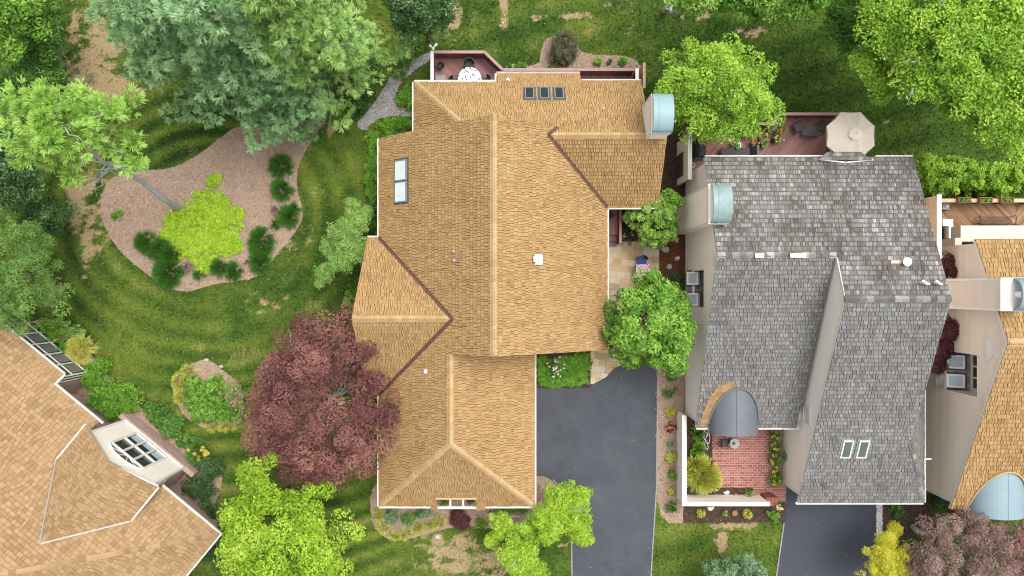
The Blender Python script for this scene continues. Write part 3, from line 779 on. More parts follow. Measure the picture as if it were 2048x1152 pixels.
pNN = [(7.46, 7.35, 5.83), (7.30, 8.0, zN(8.0)), (6.72, 8.0, zN(8.0)), (6.68, 10.72, zN(10.72)), (3.56, 10.72, zN(10.72)), (3.56, 11.22, zN(11.22)), (-.81, 11.22, zN(11.22)), (-.81, 10.66, zN(10.66)), (-5.07, 10.66, zN(10.66)), (-2.17, 7.76, zN(7.76)), (2.2, 7.76, zN(7.76)), (1.744, 7.35, 5.83)]
pNW = [(-5.07, 10.66, zN(10.66)), (-5.07, 7.6, zN(10.66)), (-2.0, 7.6, zN(10.66) + .785 * 3.07), (-2.17, 7.76, zN(7.76))]
mb = MB()
def var_big(rr, p, sd=1, k=.16):
    x = np.array([p.x]); y = np.array([p.y])
    return max(0, min(1, rr * .75 + k * (float(noise2(x, y, .8, sd)[0]) * 2 - 1) + .1))
for i, pp in enumerate((pW, pE, pGE, pGS, pCN, pCS, pNS, pNN, pNW)):
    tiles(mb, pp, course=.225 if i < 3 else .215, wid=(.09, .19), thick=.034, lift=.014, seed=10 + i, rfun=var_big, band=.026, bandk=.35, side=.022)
roof = mb.build('roof', MATS['tan_shingle'], hm)
mb = MB()
for pp in (pW, pE, pGE, pGS, pCN, pCS, pNS, pNN, pNW): underlay(mb, pp)
mb.build('underlay', MATS['brown_flash'], roof)
mb = MB()
for pp in (pW, pE, pGE, pGS, pCN, pCS, pNS, pNN, pNW): slab(mb, pp)
mb.build('fascia', MATS['soffit'], roof)
mb = MB()
ridge(mb, (RX, -3.05, RZ), (RX, 7.8, RZ), .79, .828); ridge(mb, (GX_, -7.4, GZ), (GX_, -3.15, GZ), .79, kGE)
ridge(mb, (-6.8, -11.22, 3.26), (GX_, -7.4, GZ), .55, .55, seed=5); ridge(mb, (1.1, -11.24, 3.26), (GX_, -7.4, GZ), .55, .55, seed=6)
ridge(mb, (-7.55, -1.46, 6.415), (-2.95, -1.46, 6.415), .79, .79, seed=7); ridge(mb, (1.85, 7.35, 5.83), (6.5, 7.35, 5.83), .785, .827, seed=8)
ridge(mb, (-5.0, 10.6, zN(10.6)), (-2.2, 7.8, zN(7.8)), .55, .55, seed=9)
mb.build('ridge_cap', MATS['tan_cap'], roof)
mb = MB()
valley(mb, (-6.88, 2.61, 3.2), (-2.81, -1.46, 6.415), .55, .55); valley(mb, (-6.88, -5.53, 3.2), (-2.81, -1.46, 6.415), .55, .55)
valley(mb, (4.92, 4.17, 3.2), (1.744, 7.35, 5.83), .57, .57); valley(mb, (1.744, 7.35, 5.83), (2.2, 7.78, zN(7.78)), .57, .57)
mb.build('valley_flashing', MATS['brown_flash'], roof)
mb = MB()
for a, b, o in (((-6.88, 2.61, 3.2), (-6.88, 7.72, 3.2), (-1, 0)), ((-6.88, -11.3, 3.2), (-6.88, -5.6, 3.2), (-1, 0)), ((-7.48, 2.61, 3.2), (-6.92, 2.61, 3.2), (0, 1)),
                ((-6.88, -11.3, 3.2), (-4.22, -11.3, 3.2), (0, -1)), ((-1.40, -11.3, 3.2), (1.165, -11.3, 3.2), (0, -1)), ((1.165, -11.3, 3.2), (1.165, -3.3, 3.2), (1, 0)),
                ((4.92, -3.15, 3.2), (4.92, 4.1, 3.2), (1, 0)), ((5.0, 4.17, 3.2), (7.56, 4.17, 3.2), (0, -1)),
                ((-5.07, 7.8, zN(10.66)), (-5.07, 10.66, zN(10.66)), (-1, 0)), ((-5.07, 10.66, zN(10.66)), (-.85, 10.66, zN(10.66)), (0, 1)), ((-.81, 11.22, zN(11.22)), (3.56, 11.22, zN(11.22)), (0, 1)),
                ((3.6, 10.72, zN(10.72)), (6.68, 10.72, zN(10.72)), (0, 1)), ((-.81, 10.7, zN(10.9)), (-.81, 11.22, zN(11.22)), (-1, 0))):
    gutter(mb, a, b, o)
mb.build('gutter', MATS['white_trim'], hm)
mb = MB()
mb.prism([(-6.5, -5.1), (-6.5, -10.9), (-3.9, -10.9), (-3.9, -10.5), (-1.8, -10.5), (-1.8, -10.9), (.75, -10.9), (.75, -2.8), (4.5, -2.8), (4.5, 4.55), (7.2, 4.55), (7.2, 7.2), (6.3, 7.2), (6.3, 10.3), (-4.7, 10.3), (-4.7, 7.5), (-6.5, 7.5), (-6.5, 2.2), (-7.2, 2.2), (-7.2, -5.1)], 0, 2.98, .5)
wall_poly(mb, [(-6.6, 7.5, 2.9), (4.5, 7.5, 2.9), (4.5, 7.5, 3.3), (RX, 7.5, RZ - .2), (-6.6, 7.5, 3.2)], (0, 1, 0))
wall_poly(mb, [(-3.2, -2.8, 2.9), (4.5, -2.8, 2.9), (4.5, -2.8, 3.3), (RX, -2.8, RZ - .2), (-3.2, -2.8, 5.8)], (0, -1, 0))
wall_poly(mb, [(-7.2, 2.2, 2.9), (-7.2, -1.46, 6.25), (-7.2, -5.1, 2.9)], (-1, 0, 0))
wall_poly(mb, [(7.2, 4.55, 2.9), (7.2, 7.35, 5.65), (7.2, 7.35, 2.9)], (1, 0, 0)); wall_poly(mb, [(6.3, 7.3, 2.9), (6.3, 7.3, 5.6), (6.3, 10.3, 3.2), (6.3, 10.3, 2.9)], (1, 0, 0))
mb.build('wall', MATS['pale_siding'], hm)
# opening with white rafters in the south overhang
mb = MB(auto=True)
mb.beam((-3.86, -11.42, 2.98), (-1.86, -11.42, 2.98), .12, .16)
for x in (-3.20, -2.53): mb.beam((x, -10.78, 3.1), (x, -11.40, 3.0), .085, .14)
mb.build('pergola_beam', MATS['white_trim'], hm)
mb = MB(); mb.beam((-3.9, -10.76, sz(-10.76) + .03), (-1.82, -10.76, sz(-10.76) + .03), .1, .07); mb.build('opening_trim', MATS['tan_cap'], hm)
mb = MB(); mb.lathe((-2.83, -10.86, 2.55), [(.03, .3), (.08, .0), (.12, .06), (.14, .14), (.12, .22), (.05, .28), (.02, .5)][1:], 14); mb.build('porch_lamp', MATS['white_metal'], hm, smooth=True)
# skylights, vents
for px in (1059, 1088.5, 1118): skylight(hm, pNN, on_plane(px, 188, pNN), .47, .92, 'grey_metal', 'dark_glass')
for py in (341, 384): skylight(hm, pW, on_plane(803.5, py, pW), 1.05, .86, 'grey_metal', 'pale_blind')
for p in ((908, 503), (909.5, 521)): pipe_vent(hm, on_plane(*p, pW))
pipe_vent(hm, on_plane(852, 743, pW), m='white_metal'); pipe_vent(hm, on_plane(1016, 161, pNN), m='white_metal')
c = on_plane(1076, 519, pE); mb = MB(); nE, uE, vE = axes(pE)
mb.obox(c + nE * .03, uE * .24, vE * .24, nE * .02); mb.obox(c + Vector((0, 0, .16)), uE * .17, vE * .14, Vector((0, 0, .16))); mb.obox(c + Vector((-.05, 0, .30)), uE * .13, vE * .20, nE * .05)
mb.build('roof_vent', MATS['white_metal'], hm)
# chimney with curved cap
def chimney(house, x0, x1, y0, y1, zt, rise, wallm, capm, xcap, seed=1, band=.5):
    mb = MB()
    mb.box(x0 + .02, x1 - .02, y0 + .02, y1 - .02, 0, zt - .01)
    for pts, n in (([(x0, y0, 0), (x0, y1, 0), (x0, y1, zt - band), (x0, y0, zt - band)], (-1, 0, 0)), ([(x0, y0, 0), (x1, y0, 0), (x1, y0, zt - band), (x0, y0, zt - band)], (0, -1, 0))): siding(mb, pts, n, seed)
    ch = mb.build('chimney', MATS[wallm], house)
    mb = MB(auto=True); e = .035
    for (a, b) in ((x0, y0), (x0, y1)): mb.box(a - e, a + .07, b - e if b == y0 else b - .07, b + .07 if b == y0 else b + e, 0, zt - band - .003)
    mb.box(x0 - e, x1 + e, y0 - e, y1 + e, zt - band, zt)
    mb.build('corner_board', MATS['white_trim'], ch)
    yc, hw = (y0 + y1) / 2, (y1 - y0) / 2 + .02
    mb = MB(); barrel(mb, yc, hw, rise, zt + .004, xcap, x1 + .06, 'x', 22)
    arch_face(mb, yc, hw - .05, rise - .05, zt + .004, x1 + .03, 'x')
    for q in (.28,):
        xx = xcap + (x1 - xcap) * q
        mb.tube([(xx, yc + (hw + .006) * math.cos(t), zt + (rise + .006) * math.sin(t)) for t in np.linspace(0.05, math.pi - .05, 18)], .012, 5)
    mb.build('chimney_cap', MATS[capm], ch)
    mb = MB(); arch_face(mb, yc, hw - .06, rise - .06, zt + .004, xcap + .05, 'x'); mb.build('arch_panel', MATS['white_trim'], ch)
    return ch
chimney(hm, 6.47, 7.34, 7.2, 8.95, 7.1, .5, 'pale_siding', 'copper_blue', 6.47, band=.32)

# ================================================================== 2. grey-roofed house
hg = thing('house', 'grey weathered shingle house with a dark curved awning over a brick courtyard', 'house', (15, -1, 0), 'houses')
ng = lambda y: 7.5 - .439 * (y + .5)
sl_ = lambda y: 6.6 - .45 * (1.55 - y)
st_ = lambda y: 7.5 - .46 * (-.5 - y)
gN = [(9.62, 1.55, 6.6), (9.62, 6.55, ng(6.55)), (20.07, 6.55, ng(6.55)), (20.07, -.5, 7.5), (15.27, -.5, 7.5), (15.3, 1.55, 6.6)]
gL = [(9.62, 1.55, 6.6), (9.66, -7.34, sl_(-7.34)), (14.94, -7.34, sl_(-7.34)), (15.16, 1.55, 6.6)]
gT = [(15.27, -.5, 7.5), (15.06, -11.3, st_(-11.3)), (21.7, -11.3, st_(-11.3)), (20.07, -7.76, st_(-7.76)), (20.07, -.5, 7.5)]
gE = [(20.0, -7.9, st_(-7.76) + .02), (21.7, -11.3, st_(-11.3)), (21.7, -4.6, st_(-11.3)), (20.0, -4.6, st_(-7.76) + .02)]
mb = MB()
def var_low(rr, p): return var_big(rr, p, 5, .2)
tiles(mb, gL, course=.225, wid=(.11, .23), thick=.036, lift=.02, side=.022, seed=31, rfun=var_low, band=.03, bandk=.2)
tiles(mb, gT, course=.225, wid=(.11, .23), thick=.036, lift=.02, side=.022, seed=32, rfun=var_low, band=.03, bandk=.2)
tiles(mb, gE, course=.16, wid=(.12, .24), thick=.03, lift=.014, seed=33, rfun=lambda r, p: r * .55)
groof = mb.build('roof', MATS['grey_shingle'], hg)
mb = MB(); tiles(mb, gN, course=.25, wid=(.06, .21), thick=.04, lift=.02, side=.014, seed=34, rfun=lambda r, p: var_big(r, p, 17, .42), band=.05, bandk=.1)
mb.build('roof', MATS['weathered_shingle'], hg, label='north slope of brown and white weathered shingles')
mb = MB()
for pp in (gN, gL, gT, gE): underlay(mb, pp)
mb.build('underlay', MATS['dark_frame'], groof)
mb = MB()
for pp in (gN, gL, gT, gE): slab(mb, pp, .16)
mb.build('fascia', MATS['white_trim'], groof)
mb = MB()
ridge(mb, (9.66, 1.55, 6.6), (15.2, 1.55, 6.6), .44, .45, seed=2); ridge(mb, (15.2, -.5, 7.5), (20.05, -.5, 7.5), .44, .46, seed=4)
ridge(mb, (21.66, -11.2, st_(-11.3) + .05), (20.07, -7.7, st_(-7.76) + .02), .4, .3, w=.11, seed=5)
mb.build('ridge_cap', MATS['weathered_shingle'], groof)
mb = MB(auto=True)
for a, b in (((1510, 511), (1528, 511)), ((1580, 511), (1612, 511))):
    p = P(*a, 6.68); q = P(*b, 6.68); mb.beam(p, q, .22, .05)
mb.build('ridge_patch', MATS['pale_patch'], groof)
mb = MB()
cp = [on_plane(x, y, gL) for x, y in ((1398, 852), (1405, 825), (1418, 796), (1434, 772), (1466, 762), (1474, 770), (1450, 784), (1428, 812), (1412, 852))]
tiles(mb, cp, course=.235, wid=(.14, .30), thick=.036, lift=.018, off=.022, seed=31)
mb.cut(); cp = [on_plane(x, y, gN) for x, y in ((1786, 520), (1806, 519), (1806, 529), (1786, 530))]
tiles(mb, cp, course=.3, wid=(.14, .30), thick=.036, lift=.0, off=.03, seed=3)
mb.build("shingle_patch", MATS["cedar_patch"], groof)
mb = MB()
for a, b, o in (((9.7, -7.34, sl_(-7.34)), (11.1, -7.34, sl_(-7.34)), (0, -1)), ((12.95, -7.34, sl_(-7.34)), (15.1, -7.34, sl_(-7.34)), (0, -1)), ((14.96, -11.3, st_(-11.3)), (21.7, -11.3, st_(-11.3)), (0, -1)),
                ((21.7, -11.3, st_(-11.3)), (21.7, -4.7, st_(-11.3)), (1, 0)), ((9.66, 6.55, ng(6.55)), (15.75, 6.55, ng(6.55)), (0, 1)), ((18.2, 6.55, ng(6.55)), (20.07, 6.55, ng(6.55)), (0, 1))): gutter(mb, a, b, o, .09)
mb.build('gutter', MATS['white_trim'], hg)
# eave bay roof on the north side
mb = MB()
by_ = [(15.75, 6.72, 4.25), (18.3, 6.72, 4.25), (17.6, 7.05, 4.46), (16.05, 7.05, 4.46)]
tiles(mb, [P(1637, 319, 4.7), P(1655, 304, 4.9), P(1722, 304, 4.9), P(1745, 320, 4.7)], course=.2, wid=(.11, .28), thick=.04, normal=(0, -.45, .9), vdir=(0, .9, .45), seed=6)
bay = mb.build('bay_roof', MATS['weathered_shingle'], hg)
mb = MB(); mb.beam(P(1637, 319, 4.62), P(1690, 325, 4.52), .06, .1); mb.beam(P(1690, 325, 4.52), P(1745, 320, 4.62), .06, .1)
mb.build('bay_trim', MATS['white_trim'], bay)
# west gable wall with recessed porch roof, siding
def recess(house, X, y0, y1, z0, z1, roofm, wallm):
    mb = MB(); d = .9
    mb.box(X + d, X + d + .1, y0, y1, z0 - .6, z1); mb.box(X + .03, X + d, y0 - .1, y0, z0 - .5, z1); mb.box(X + .03, X + d, y1, y1 + .1, z0 - .5, z1); mb.box(X + .03, X + d, y0, y1, z1, z1 + .08)
    w_ = mb.build('recess', MATS[wallm], house)
    pl = [(X - .30, y0 + .06, z0 - .35), (X - .30, y1 - .06, z0 - .35), (X + d, y1 - .06, z0 + .62), (X + d, y0 + .06, z0 + .62)]
    mb = MB(); tiles(mb, pl, course=.2, wid=(.12, .25), thick=.03, lift=.012, seed=4)
    rf = mb.build('porch_roof', MATS[roofm], house)
    mb = MB(); slab(mb, pl, .1); mb.build('fascia', MATS['soffit'], rf)
    mb = MB(auto=True)
    for k in range(3):
        a = y0 + .15 + k * (y1 - y0 - .3) / 3
        mb.box(X + d - .03, X + d - .005, a + .05, a + (y1 - y0 - .3) / 3 - .05, z0 + .9, z1 - .15)
    mb.build('window', MATS['dark_glass'], house)
    return pl
def hole_wall(mb, X, prof, hy0, hy1, hz0, hz1, seed):
    """west wall; prof = list of (y, z) along the top from low y to high y"""
    def top(y):
        for (a, za), (b, zb) in zip(prof, prof[1:]):
            if a <= y <= b: return za + (zb - za) * (y - a) / (b - a)
    ya, yb = prof[0][0], prof[-1][0]
    def piece(a, b, z0, tops=True, z1=None):
        t = [(X, a, top(a))] + [(X, y, z) for y, z in prof if a < y < b] + [(X, b, top(b))] if tops else [(X, a, z1), (X, b, z1)]
        pts = [(X, b, z0), (X, a, z0)] + t
        siding(mb, pts, (-1, 0, 0), seed); wall_poly(mb, [(X + .012, y, z) for _, y, z in pts], (-1, 0, 0), .08)
    piece(ya, hy0, 0); piece(hy1, yb, 0); piece(hy0, hy1, hz1); piece(hy0, hy1, 0, False, hz0)
mb = MB()
RY0, RY1, RZ0, RZ1 = -1.0, .92, 1.62, 3.85
hole_wall(mb, 9.78, [(-7.0, sl_(-7.0) - .15), (1.55, 6.43), (6.3, ng(6.3) - .15)], RY0, RY1, RZ0, RZ1, 3)
# stepped gable wall above the low roof
wp = [(15.3, 1.5, 6.3), (15.3, 1.2, 0), (15.3, -11.0, 0), (15.3, -11.0, st_(-11.0) - .14), (15.3, -.5, 7.36)]
wp = [(15.3, -10.95, 0), (15.3, -10.95, st_(-10.95) - .13), (15.3, -.5, 7.37), (15.3, 1.5, 6.5), (15.3, 1.5, 0)]
siding(mb, wp, (-1, 0, 0), 7); wall_poly(mb, [(x + .012, y, z) for x, y, z in wp], (-1, 0, 0))
mb.prism([(9.9, -6.95), (15.28, -6.95), (15.28, -10.9), (21.4, -10.9), (21.4, 6.2), (11.2, 6.2), (11.2, 1.2), (11.2, -1.3), (9.9, -1.3)], 0, 2.4, .5)
wall_poly(mb, [(19.95, -7.6, 2.3), (19.95, -7.6, 4.0), (19.95, -.5, 7.3), (19.95, 6.3, 4.2), (19.95, 6.3, 2.3)], (1, 0, 0))
wall_poly(mb, [(9.85, 6.25, 2.3), (9.85, 6.25, 4.25), (19.9, 6.25, 4.25), (19.9, 6.25, 2.3)], (0, 1, 0))
gwall = mb.build('wall', MATS['pale_siding'], hg)
pl = recess(hg, 9.78, RY0, RY1, RZ0, RZ1, 'grey_shingle', 'pale_siding')
for y in (.52, -.62): skylight(hg, pl, (9.86, y, pl[0][2] + .97 * .38 / 1.2), .70, .66, 'white_metal', 'sky_glass', h=.26, t=.09)
mb = MB(auto=True)                                       # corner and rake boards
mb.box(9.72, 9.86, -7.06, -6.93, 0, 2.55)
mb.beam((9.72, -7.3, sl_(-7.3) - .09), (9.72, 1.55, 6.51), .06, .16); mb.beam((9.72, 1.55, 6.51), (9.72, 6.5, ng(6.5) - .09), .06, .16)
mb.beam((15.15, -11.2, st_(-11.2) - .1), (15.275, -.5, 7.38), .06, .13); mb.beam((15.27, -.5, 7.4), (15.26, 1.4, 6.57), .06, .15)
mb.box(15.25, 15.42, -11.02, -10.9, 0, 2.6)
mb.build('trim_board', MATS['white_trim'], hg)
# small window high in the stepped wall, vent on the west gable
c0, c1 = -5.85, -6.75
mb = MB()
for a, b, z0, z1 in ((-7.05, -6.1, 3.52, 3.62), (-7.05, -6.1, 2.75, 2.85), (-7.05, -6.96, 2.85, 3.52), (-6.19, -6.1, 2.85, 3.52)): mb.box(15.22, 15.30, a, b, z0, z1)
wn = mb.build('window', MATS['white_trim'], hg); mb = MB(); mb.box(15.262, 15.285, -6.96, -6.19, 2.85, 3.52); mb.build('pane', MATS['pale_blind'], wn)
mb = MB(); mb.lathe((0, 0, 0), [(.28, 0), (.28, .03)], 20); mb.M = None
def disc_x(mb, X, y, z, r, t=.05, half=False):
    n = 18; V = [(X, y + r * math.cos(2 * math.pi * i / n), z + (r * math.sin(2 * math.pi * i / n) if not half else max(0, r * math.sin(2 * math.pi * i / n)))) for i in range(n)]
    mb.mesh(V + [(X + t, b, c) for _, b, c in V], [tuple(range(n))] + [(i, n + i, n + (i + 1) % n, (i + 1) % n) for i in range(n)])
mb = MB(); disc_x(mb, 9.735, 1.35, 5.55, .36, half=True); mb.build('gable_vent', MATS['white_trim'], hg)
chimney(hg, 9.25, 10.15, 3.05, 4.85, 6.65, .55, 'pale_siding', 'copper_green', 9.32, seed=5, band=.3)
# dark curved roof over the courtyard door
bx_, bw_, br_ = 11.6, 1.27, 1.0
mb = MB(); zb_ = sl_(-7.34); barrel(mb, bx_, bw_, br_, zb_, -7.62, -4.6, 'y', 26)
mb.tube([(bx_ - .09, -7.62, zb_ + br_ + .008), (bx_ - .09, -5.2, zb_ + br_ + .008)], .014, 6)
aw = mb.build('awning_roof', MATS['slate_metal'], hg)
mb = MB(); mb.tube([(bx_ + (bw_ + .04) * math.cos(t), -7.34 + (br_ * math.sin(t)) / .45, zb_ + (br_ + .06) * math.sin(t) + .03) for t in np.linspace(.1, math.pi - .1, 26)], .055, 7)
mb.build('awning_trim', MATS['grey_shingle'], aw)
mb = MB(); arch_face(mb, bx_, bw_ - .08, br_ - .08, zb_, -7.3); mb.box(10.4, 12.8, -7.32, -7.2, 0, zb_); mb.build('entry_wall', MATS['pale_siding'], aw)
for x in (1692.5, 1724.5): skylight(hg, gT, on_plane(x, 897, gT), .50, 1.05, 'white_trim', 'green_glass')
mb = MB(); c = on_plane(1808, 524, gN); mb.lathe(c, [(.10, 0), (.10, .22), (.20, .24), (.21, .30), (.14, .37), (.04, .40)], 18); mb.build('roof_vent', MATS['white_metal'], hg, smooth=False)
mb = MB(); c = on_plane(1785, 524, gN); mb.beam(c + Vector((-.1, 0, .05)), c + Vector((.4, 0, .06)), .14, .04); mb.build('vent_patch', MATS['pale_patch'], hg)
for q in (1842, 1868):
    c = on_plane(q, 566, gN); mb = MB(); mb.tube([c, c + Vector((0, 0, .35)), c + Vector((-.06, .05, .42)), c + Vector((-.16, .1, .38))], .055, 9)
    mb.tube([c + Vector((0, 0, .3)), c + Vector((.2, -.06, .30))], .05, 8); mb.build('vent_pipe', MATS['white_metal'], hg)
mb = MB(); mb.beam((21.83, -9.05, 2.35), (22.2, -9.05, 2.35), .08, .08); mb.cut(); mb.tube([(21.8, -11.2, 2.35), (21.8, -11.2, .0)], .05, 8); mb.build('downspout', MATS['white_trim'], hg)

# ================================================================== 3. house at the right edge
hr = thing('house', 'beige clapboard house with golden tan roof and blue curved porch roof', 'house', (26, -4, 0), 'houses')
rs = lambda y: 7.3 - .478 * (-2.5 - y); rn = lambda y: 7.3 - .478 * (y + 2.5)
XR = 22.9
rS = [(XR - .1, -2.5, 7.3), (XR - .1, -11.5, rs(-11.5)), (36, -11.5, rs(-11.5)), (36, -2.5, 7.3)]
rN = [(XR - .1, -2.5, 7.3), (36, -2.5, 7.3), (36, 2.4, rn(2.4)), (XR - .1, 2.4, rn(2.4))]
mb = MB()
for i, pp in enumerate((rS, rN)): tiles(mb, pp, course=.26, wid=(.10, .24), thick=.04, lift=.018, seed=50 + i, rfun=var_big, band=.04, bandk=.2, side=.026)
rroof = mb.build('roof', MATS['tan_shingle'], hr)
mb = MB(); underlay(mb, rS); underlay(mb, rN); mb.build('underlay', MATS['brown_flash'], rroof)
mb = MB(); slab(mb, rS, .16); slab(mb, rN, .16); mb.build('fascia', MATS['white_trim'], rroof)
mb = MB(); ridge(mb, (XR, -2.5, 7.3), (35, -2.5, 7.3), .478, .478, w=.2); mb.build('ridge_cap', MATS['tan_cap'], rroof)
mb = MB()
QY0, QY1, QZ0, QZ1 = -5.35, -3.3, 2.45, 5.05
hole_wall(mb, XR, [(-11.1, rs(-11.1) - .17), (-2.5, 7.12), (2.2, rn(2.2) - .17)], QY0, QY1, QZ0, QZ1, 6)
mb.prism([(XR + .1, -11), (36, -11), (36, 2.2), (XR + 1.2, 2.2), (XR + 1.2, -2.9), (XR + 1.2, -5.6), (XR + .1, -5.6)], 0, 2.9, .5)
mb.build('wall', MATS['beige_siding'], hr)
pl = recess(hr, XR, QY0, QY1, QZ0, QZ1, 'grey_wood', 'beige_siding')
for y in (-3.86, -4.86): skylight(hr, pl, (XR + .42, y, pl[0][2] + .97 * .72 / 1.2), .70, .82, 'white_metal', 'sky_glass', h=.22, t=.09)
mb = MB(auto=True)
mb.beam((XR - .05, -11.4, rs(-11.4) - .09), (XR - .05, -2.5, 7.21), .06, .16); mb.beam((XR - .05, -2.5, 7.21), (XR - .05, 2.35, rn(2.35) - .09), .06, .16)
mb.box(XR - .06, XR + .1, -11.16, -11.02, 0, 3.0)
for a, b in ((QY0 - .09, QY0), (QY1, QY1 + .09)): mb.box(XR - .045, XR + .03, a, b, QZ0 - .1, QZ1 + .09)
mb.box(XR - .045, XR + .03, QY0, QY1, QZ1, QZ1 + .09)
mb.build('trim_board', MATS['white_trim'], hr)
mb = MB(); disc_x(mb, XR - .07, -3.0, 5.75, .5, half=True); mb.build('gable_vent', MATS['white_trim'], hr)
bx2, bw2, br2 = 25.1, 1.38, 1.05
mb = MB(); barrel(mb, bx2, bw2, br2, rs(-11.5), -11.75, -9.0, 'y', 26); mb.tube([(bx2, -11.75, rs(-11.5) + br2 + .006), (bx2, -9.3, rs(-11.5) + br2 + .006)], .012, 6)
aw = mb.build('awning_roof', MATS['steel_blue'], hr)
mb = MB(); mb.tube([(bx2 + (bw2 + .04) * math.cos(t), -11.5 + (br2 * math.sin(t)) / .478, rs(-11.5) + (br2 + .06) * math.sin(t) + .03) for t in np.linspace(.1, math.pi - .1, 26)], .05, 7); mb.build('awning_trim', MATS['tan_cap'], aw)
mb = MB(); mb.box(24.6, 24.95, -12.6, -11.4, 0, .5); mb.build('entry_step', MATS['brick'], hr)
# chimney with an open arched cap and flue
mb = MB(); cx0, cx1, cy0, cy1, cz = 22.25, 23.6, -1.0, .42, 7.62
mb.box(cx0 + .02, cx1, cy0 + .02, cy1 - .02, 0, cz - .01)
for pts, n in (([(cx0, cy0, 0), (cx0, cy1, 0), (cx0, cy1, cz - .05), (cx0, cy0, cz - .05)], (-1, 0, 0)), ([(cx0, cy0, 0), (cx1, cy0, 0), (cx1, cy0, cz), (cx0, cy0, cz)], (0, -1, 0))): siding(mb, pts, n, 9, .19)
ch = mb.build('chimney', MATS['beige_siding'], hr)
mb = MB(auto=True)
for b0, b1 in ((cy0 - .05, cy0 + .07), (cy1 - .07, cy1 + .05)): mb.box(cx0 - .05, cx0 + .09, b0, b1, 0, cz)
mb.box(cx0 - .05, cx1 + .05, cy0 - .05, cy1 + .05, cz, cz + .08); mb.build('corner_board', MATS['white_trim'], ch)
mb = MB(); mb.lathe((23.0, -.30, cz + .08), [(.17, 0), (.17, .42), (.13, .42), (.13, .3)], 16); mb.build('flue', MATS['white_metal'], ch)
mb = MB(); barrel(mb, (cy0 + cy1) / 2, .74, .62, cz + .08, 22.78, 23.75, 'x', 20, t=.09); mb.build('chimney_cap', MATS['steel_blue'], ch)
# flat-roofed bay and downspout on the north side
mb = MB(); mb.box(23.35, 33, 2.42, 3.25, 0, 3.0); mb.box(23.0, 23.35, 2.21, 2.6, 0, 3.1); mb.build('bay', MATS['cream'], hr)
mb = MB(); mb.tube([P(1958, 480, 4.8), P(1955, 486, 4.4), P(1951, 500, 3.6), P(1944, 506, 3.2), P(1925, 509, 2.8), P(1884, 516, 2.2)], .055, 8); mb.build('downspout', MATS['beige_siding'], hr)

# ================================================================== 4. house at the lower left, turned about 40 degrees
hl = thing('house', 'pale tan roofed house turned at an angle, arched window in its dormer', 'house', (-20, -10, 0), 'houses')
D_, N_ = Vector((.7716, -.6361, 0)), Vector((.6361, .7716, 0)); E2 = Vector((-15.11, -12.73, 0))
def L(u, v, z): return E2 + D_ * u + N_ * v + Vector((0, 0, z))
lz = lambda v: 3.2 - .47 * v
lN = [L(0, 0, 3.2), L(-3.9, 0, 3.2), L(-3.9, -1.96, lz(-1.96)), L(-6.24, -4.7, lz(-4.7)), L(-8.58, -1.96, lz(-1.96)), L(-8.58, .42, lz(.42)), L(-11.68, .42, lz(.42)), L(-11.68, 1.0, lz(1.0)), L(-24, 1.0, lz(1.0)), L(-24, -9, lz(-9)), L(-9, -9, lz(-9))]
lS = [L(0, 0, 3.2), L(0, -9, 3.2), L(-9, -9, lz(-9))]
dl = [L(-8.63, .42, 4.1), L(-6.24, .42, 5.4), L(-6.24, -4.68, 5.4), L(-8.63, -1.92, 4.1)]
dr_ = [L(-6.24, .42, 5.4), L(-3.85, .3, 4.1), L(-3.85, -1.92, 4.1), L(-6.24, -4.68, 5.4)]
mb = MB()
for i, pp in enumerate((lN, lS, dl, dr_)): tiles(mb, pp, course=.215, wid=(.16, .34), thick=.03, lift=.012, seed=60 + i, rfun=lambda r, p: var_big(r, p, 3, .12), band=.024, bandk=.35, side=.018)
lroof = mb.build('roof', MATS['pale_shingle'], hl)
mb = MB()
for pp in (lN, lS, dl, dr_): underlay(mb, pp)
mb.build('underlay', MATS['brown_flash'], lroof)
mb = MB()
for pp in (lN, lS, dl, dr_): slab(mb, pp, .15)
mb.build('fascia', MATS['soffit'], lroof)
mb = MB(); ridge(mb, L(-.1, -.1, 3.24), L(-8.9, -8.9, lz(-8.9)), .33, .33, w=.13); ridge(mb, L(-6.24, .38, 5.4), L(-6.24, -4.6, 5.4), .54, .54, w=.09); mb.build('ridge_cap', MATS['pale_shingle'], lroof)
mb = MB()
for a, b, o in ((L(0, 0, 3.2), L(-3.9, 0, 3.2), N_), (L(-8.4, .42, lz(.42)), L(-11.66, .42, lz(.42)), N_), (L(-11.68, 1, lz(1)), L(-24, 1, lz(1)), N_), (L(0, .05, 3.2), L(0, -9, 3.2), D_), (L(-11.68, .45, lz(.6)), L(-11.68, 1, lz(1)), D_),
                (L(-8.63, .42, 4.1), L(-8.63, -1.9, 4.1), -D_), (L(-3.85, .3, 4.1), L(-3.85, -1.9, 4.1), D_)): gutter(mb, a, b, (o.x, o.y))
mb.build('gutter', MATS['white_trim'], hl)
mb = MB()
for a, b in ((L(-8.66, -1.9, 4.17), L(-6.26, -4.72, 5.48)), (L(-6.22, -4.72, 5.48), L(-3.82, -1.9, 4.17))):
    mb.cut(); d = (b - a); sd = Vector((-d.y, d.x, 0)).normalized() * .032
    mb.add([a - sd, b - sd, b + sd, a + sd], .5)
mb.build('valley_flashing', MATS['grey_metal'], lroof)
mb = MB()
for u0, u1, v in ((0 - .4, -4.1, -.45), (-8.2, -11.3, .0)):
    pass
mb.prism([tuple(L(u, v, 0).xy) for u, v in ((-.6, -1.05), (-4.0, -1.05), (-4.0, .22), (-8.25, .22), (-8.25, -.7), (-11.6, -.7), (-11.6, .3), (-24, .3), (-24, -9), (-.6, -9))], 0, 2.75, .5)
mb.build('wall', MATS['wall_brick'], hl)
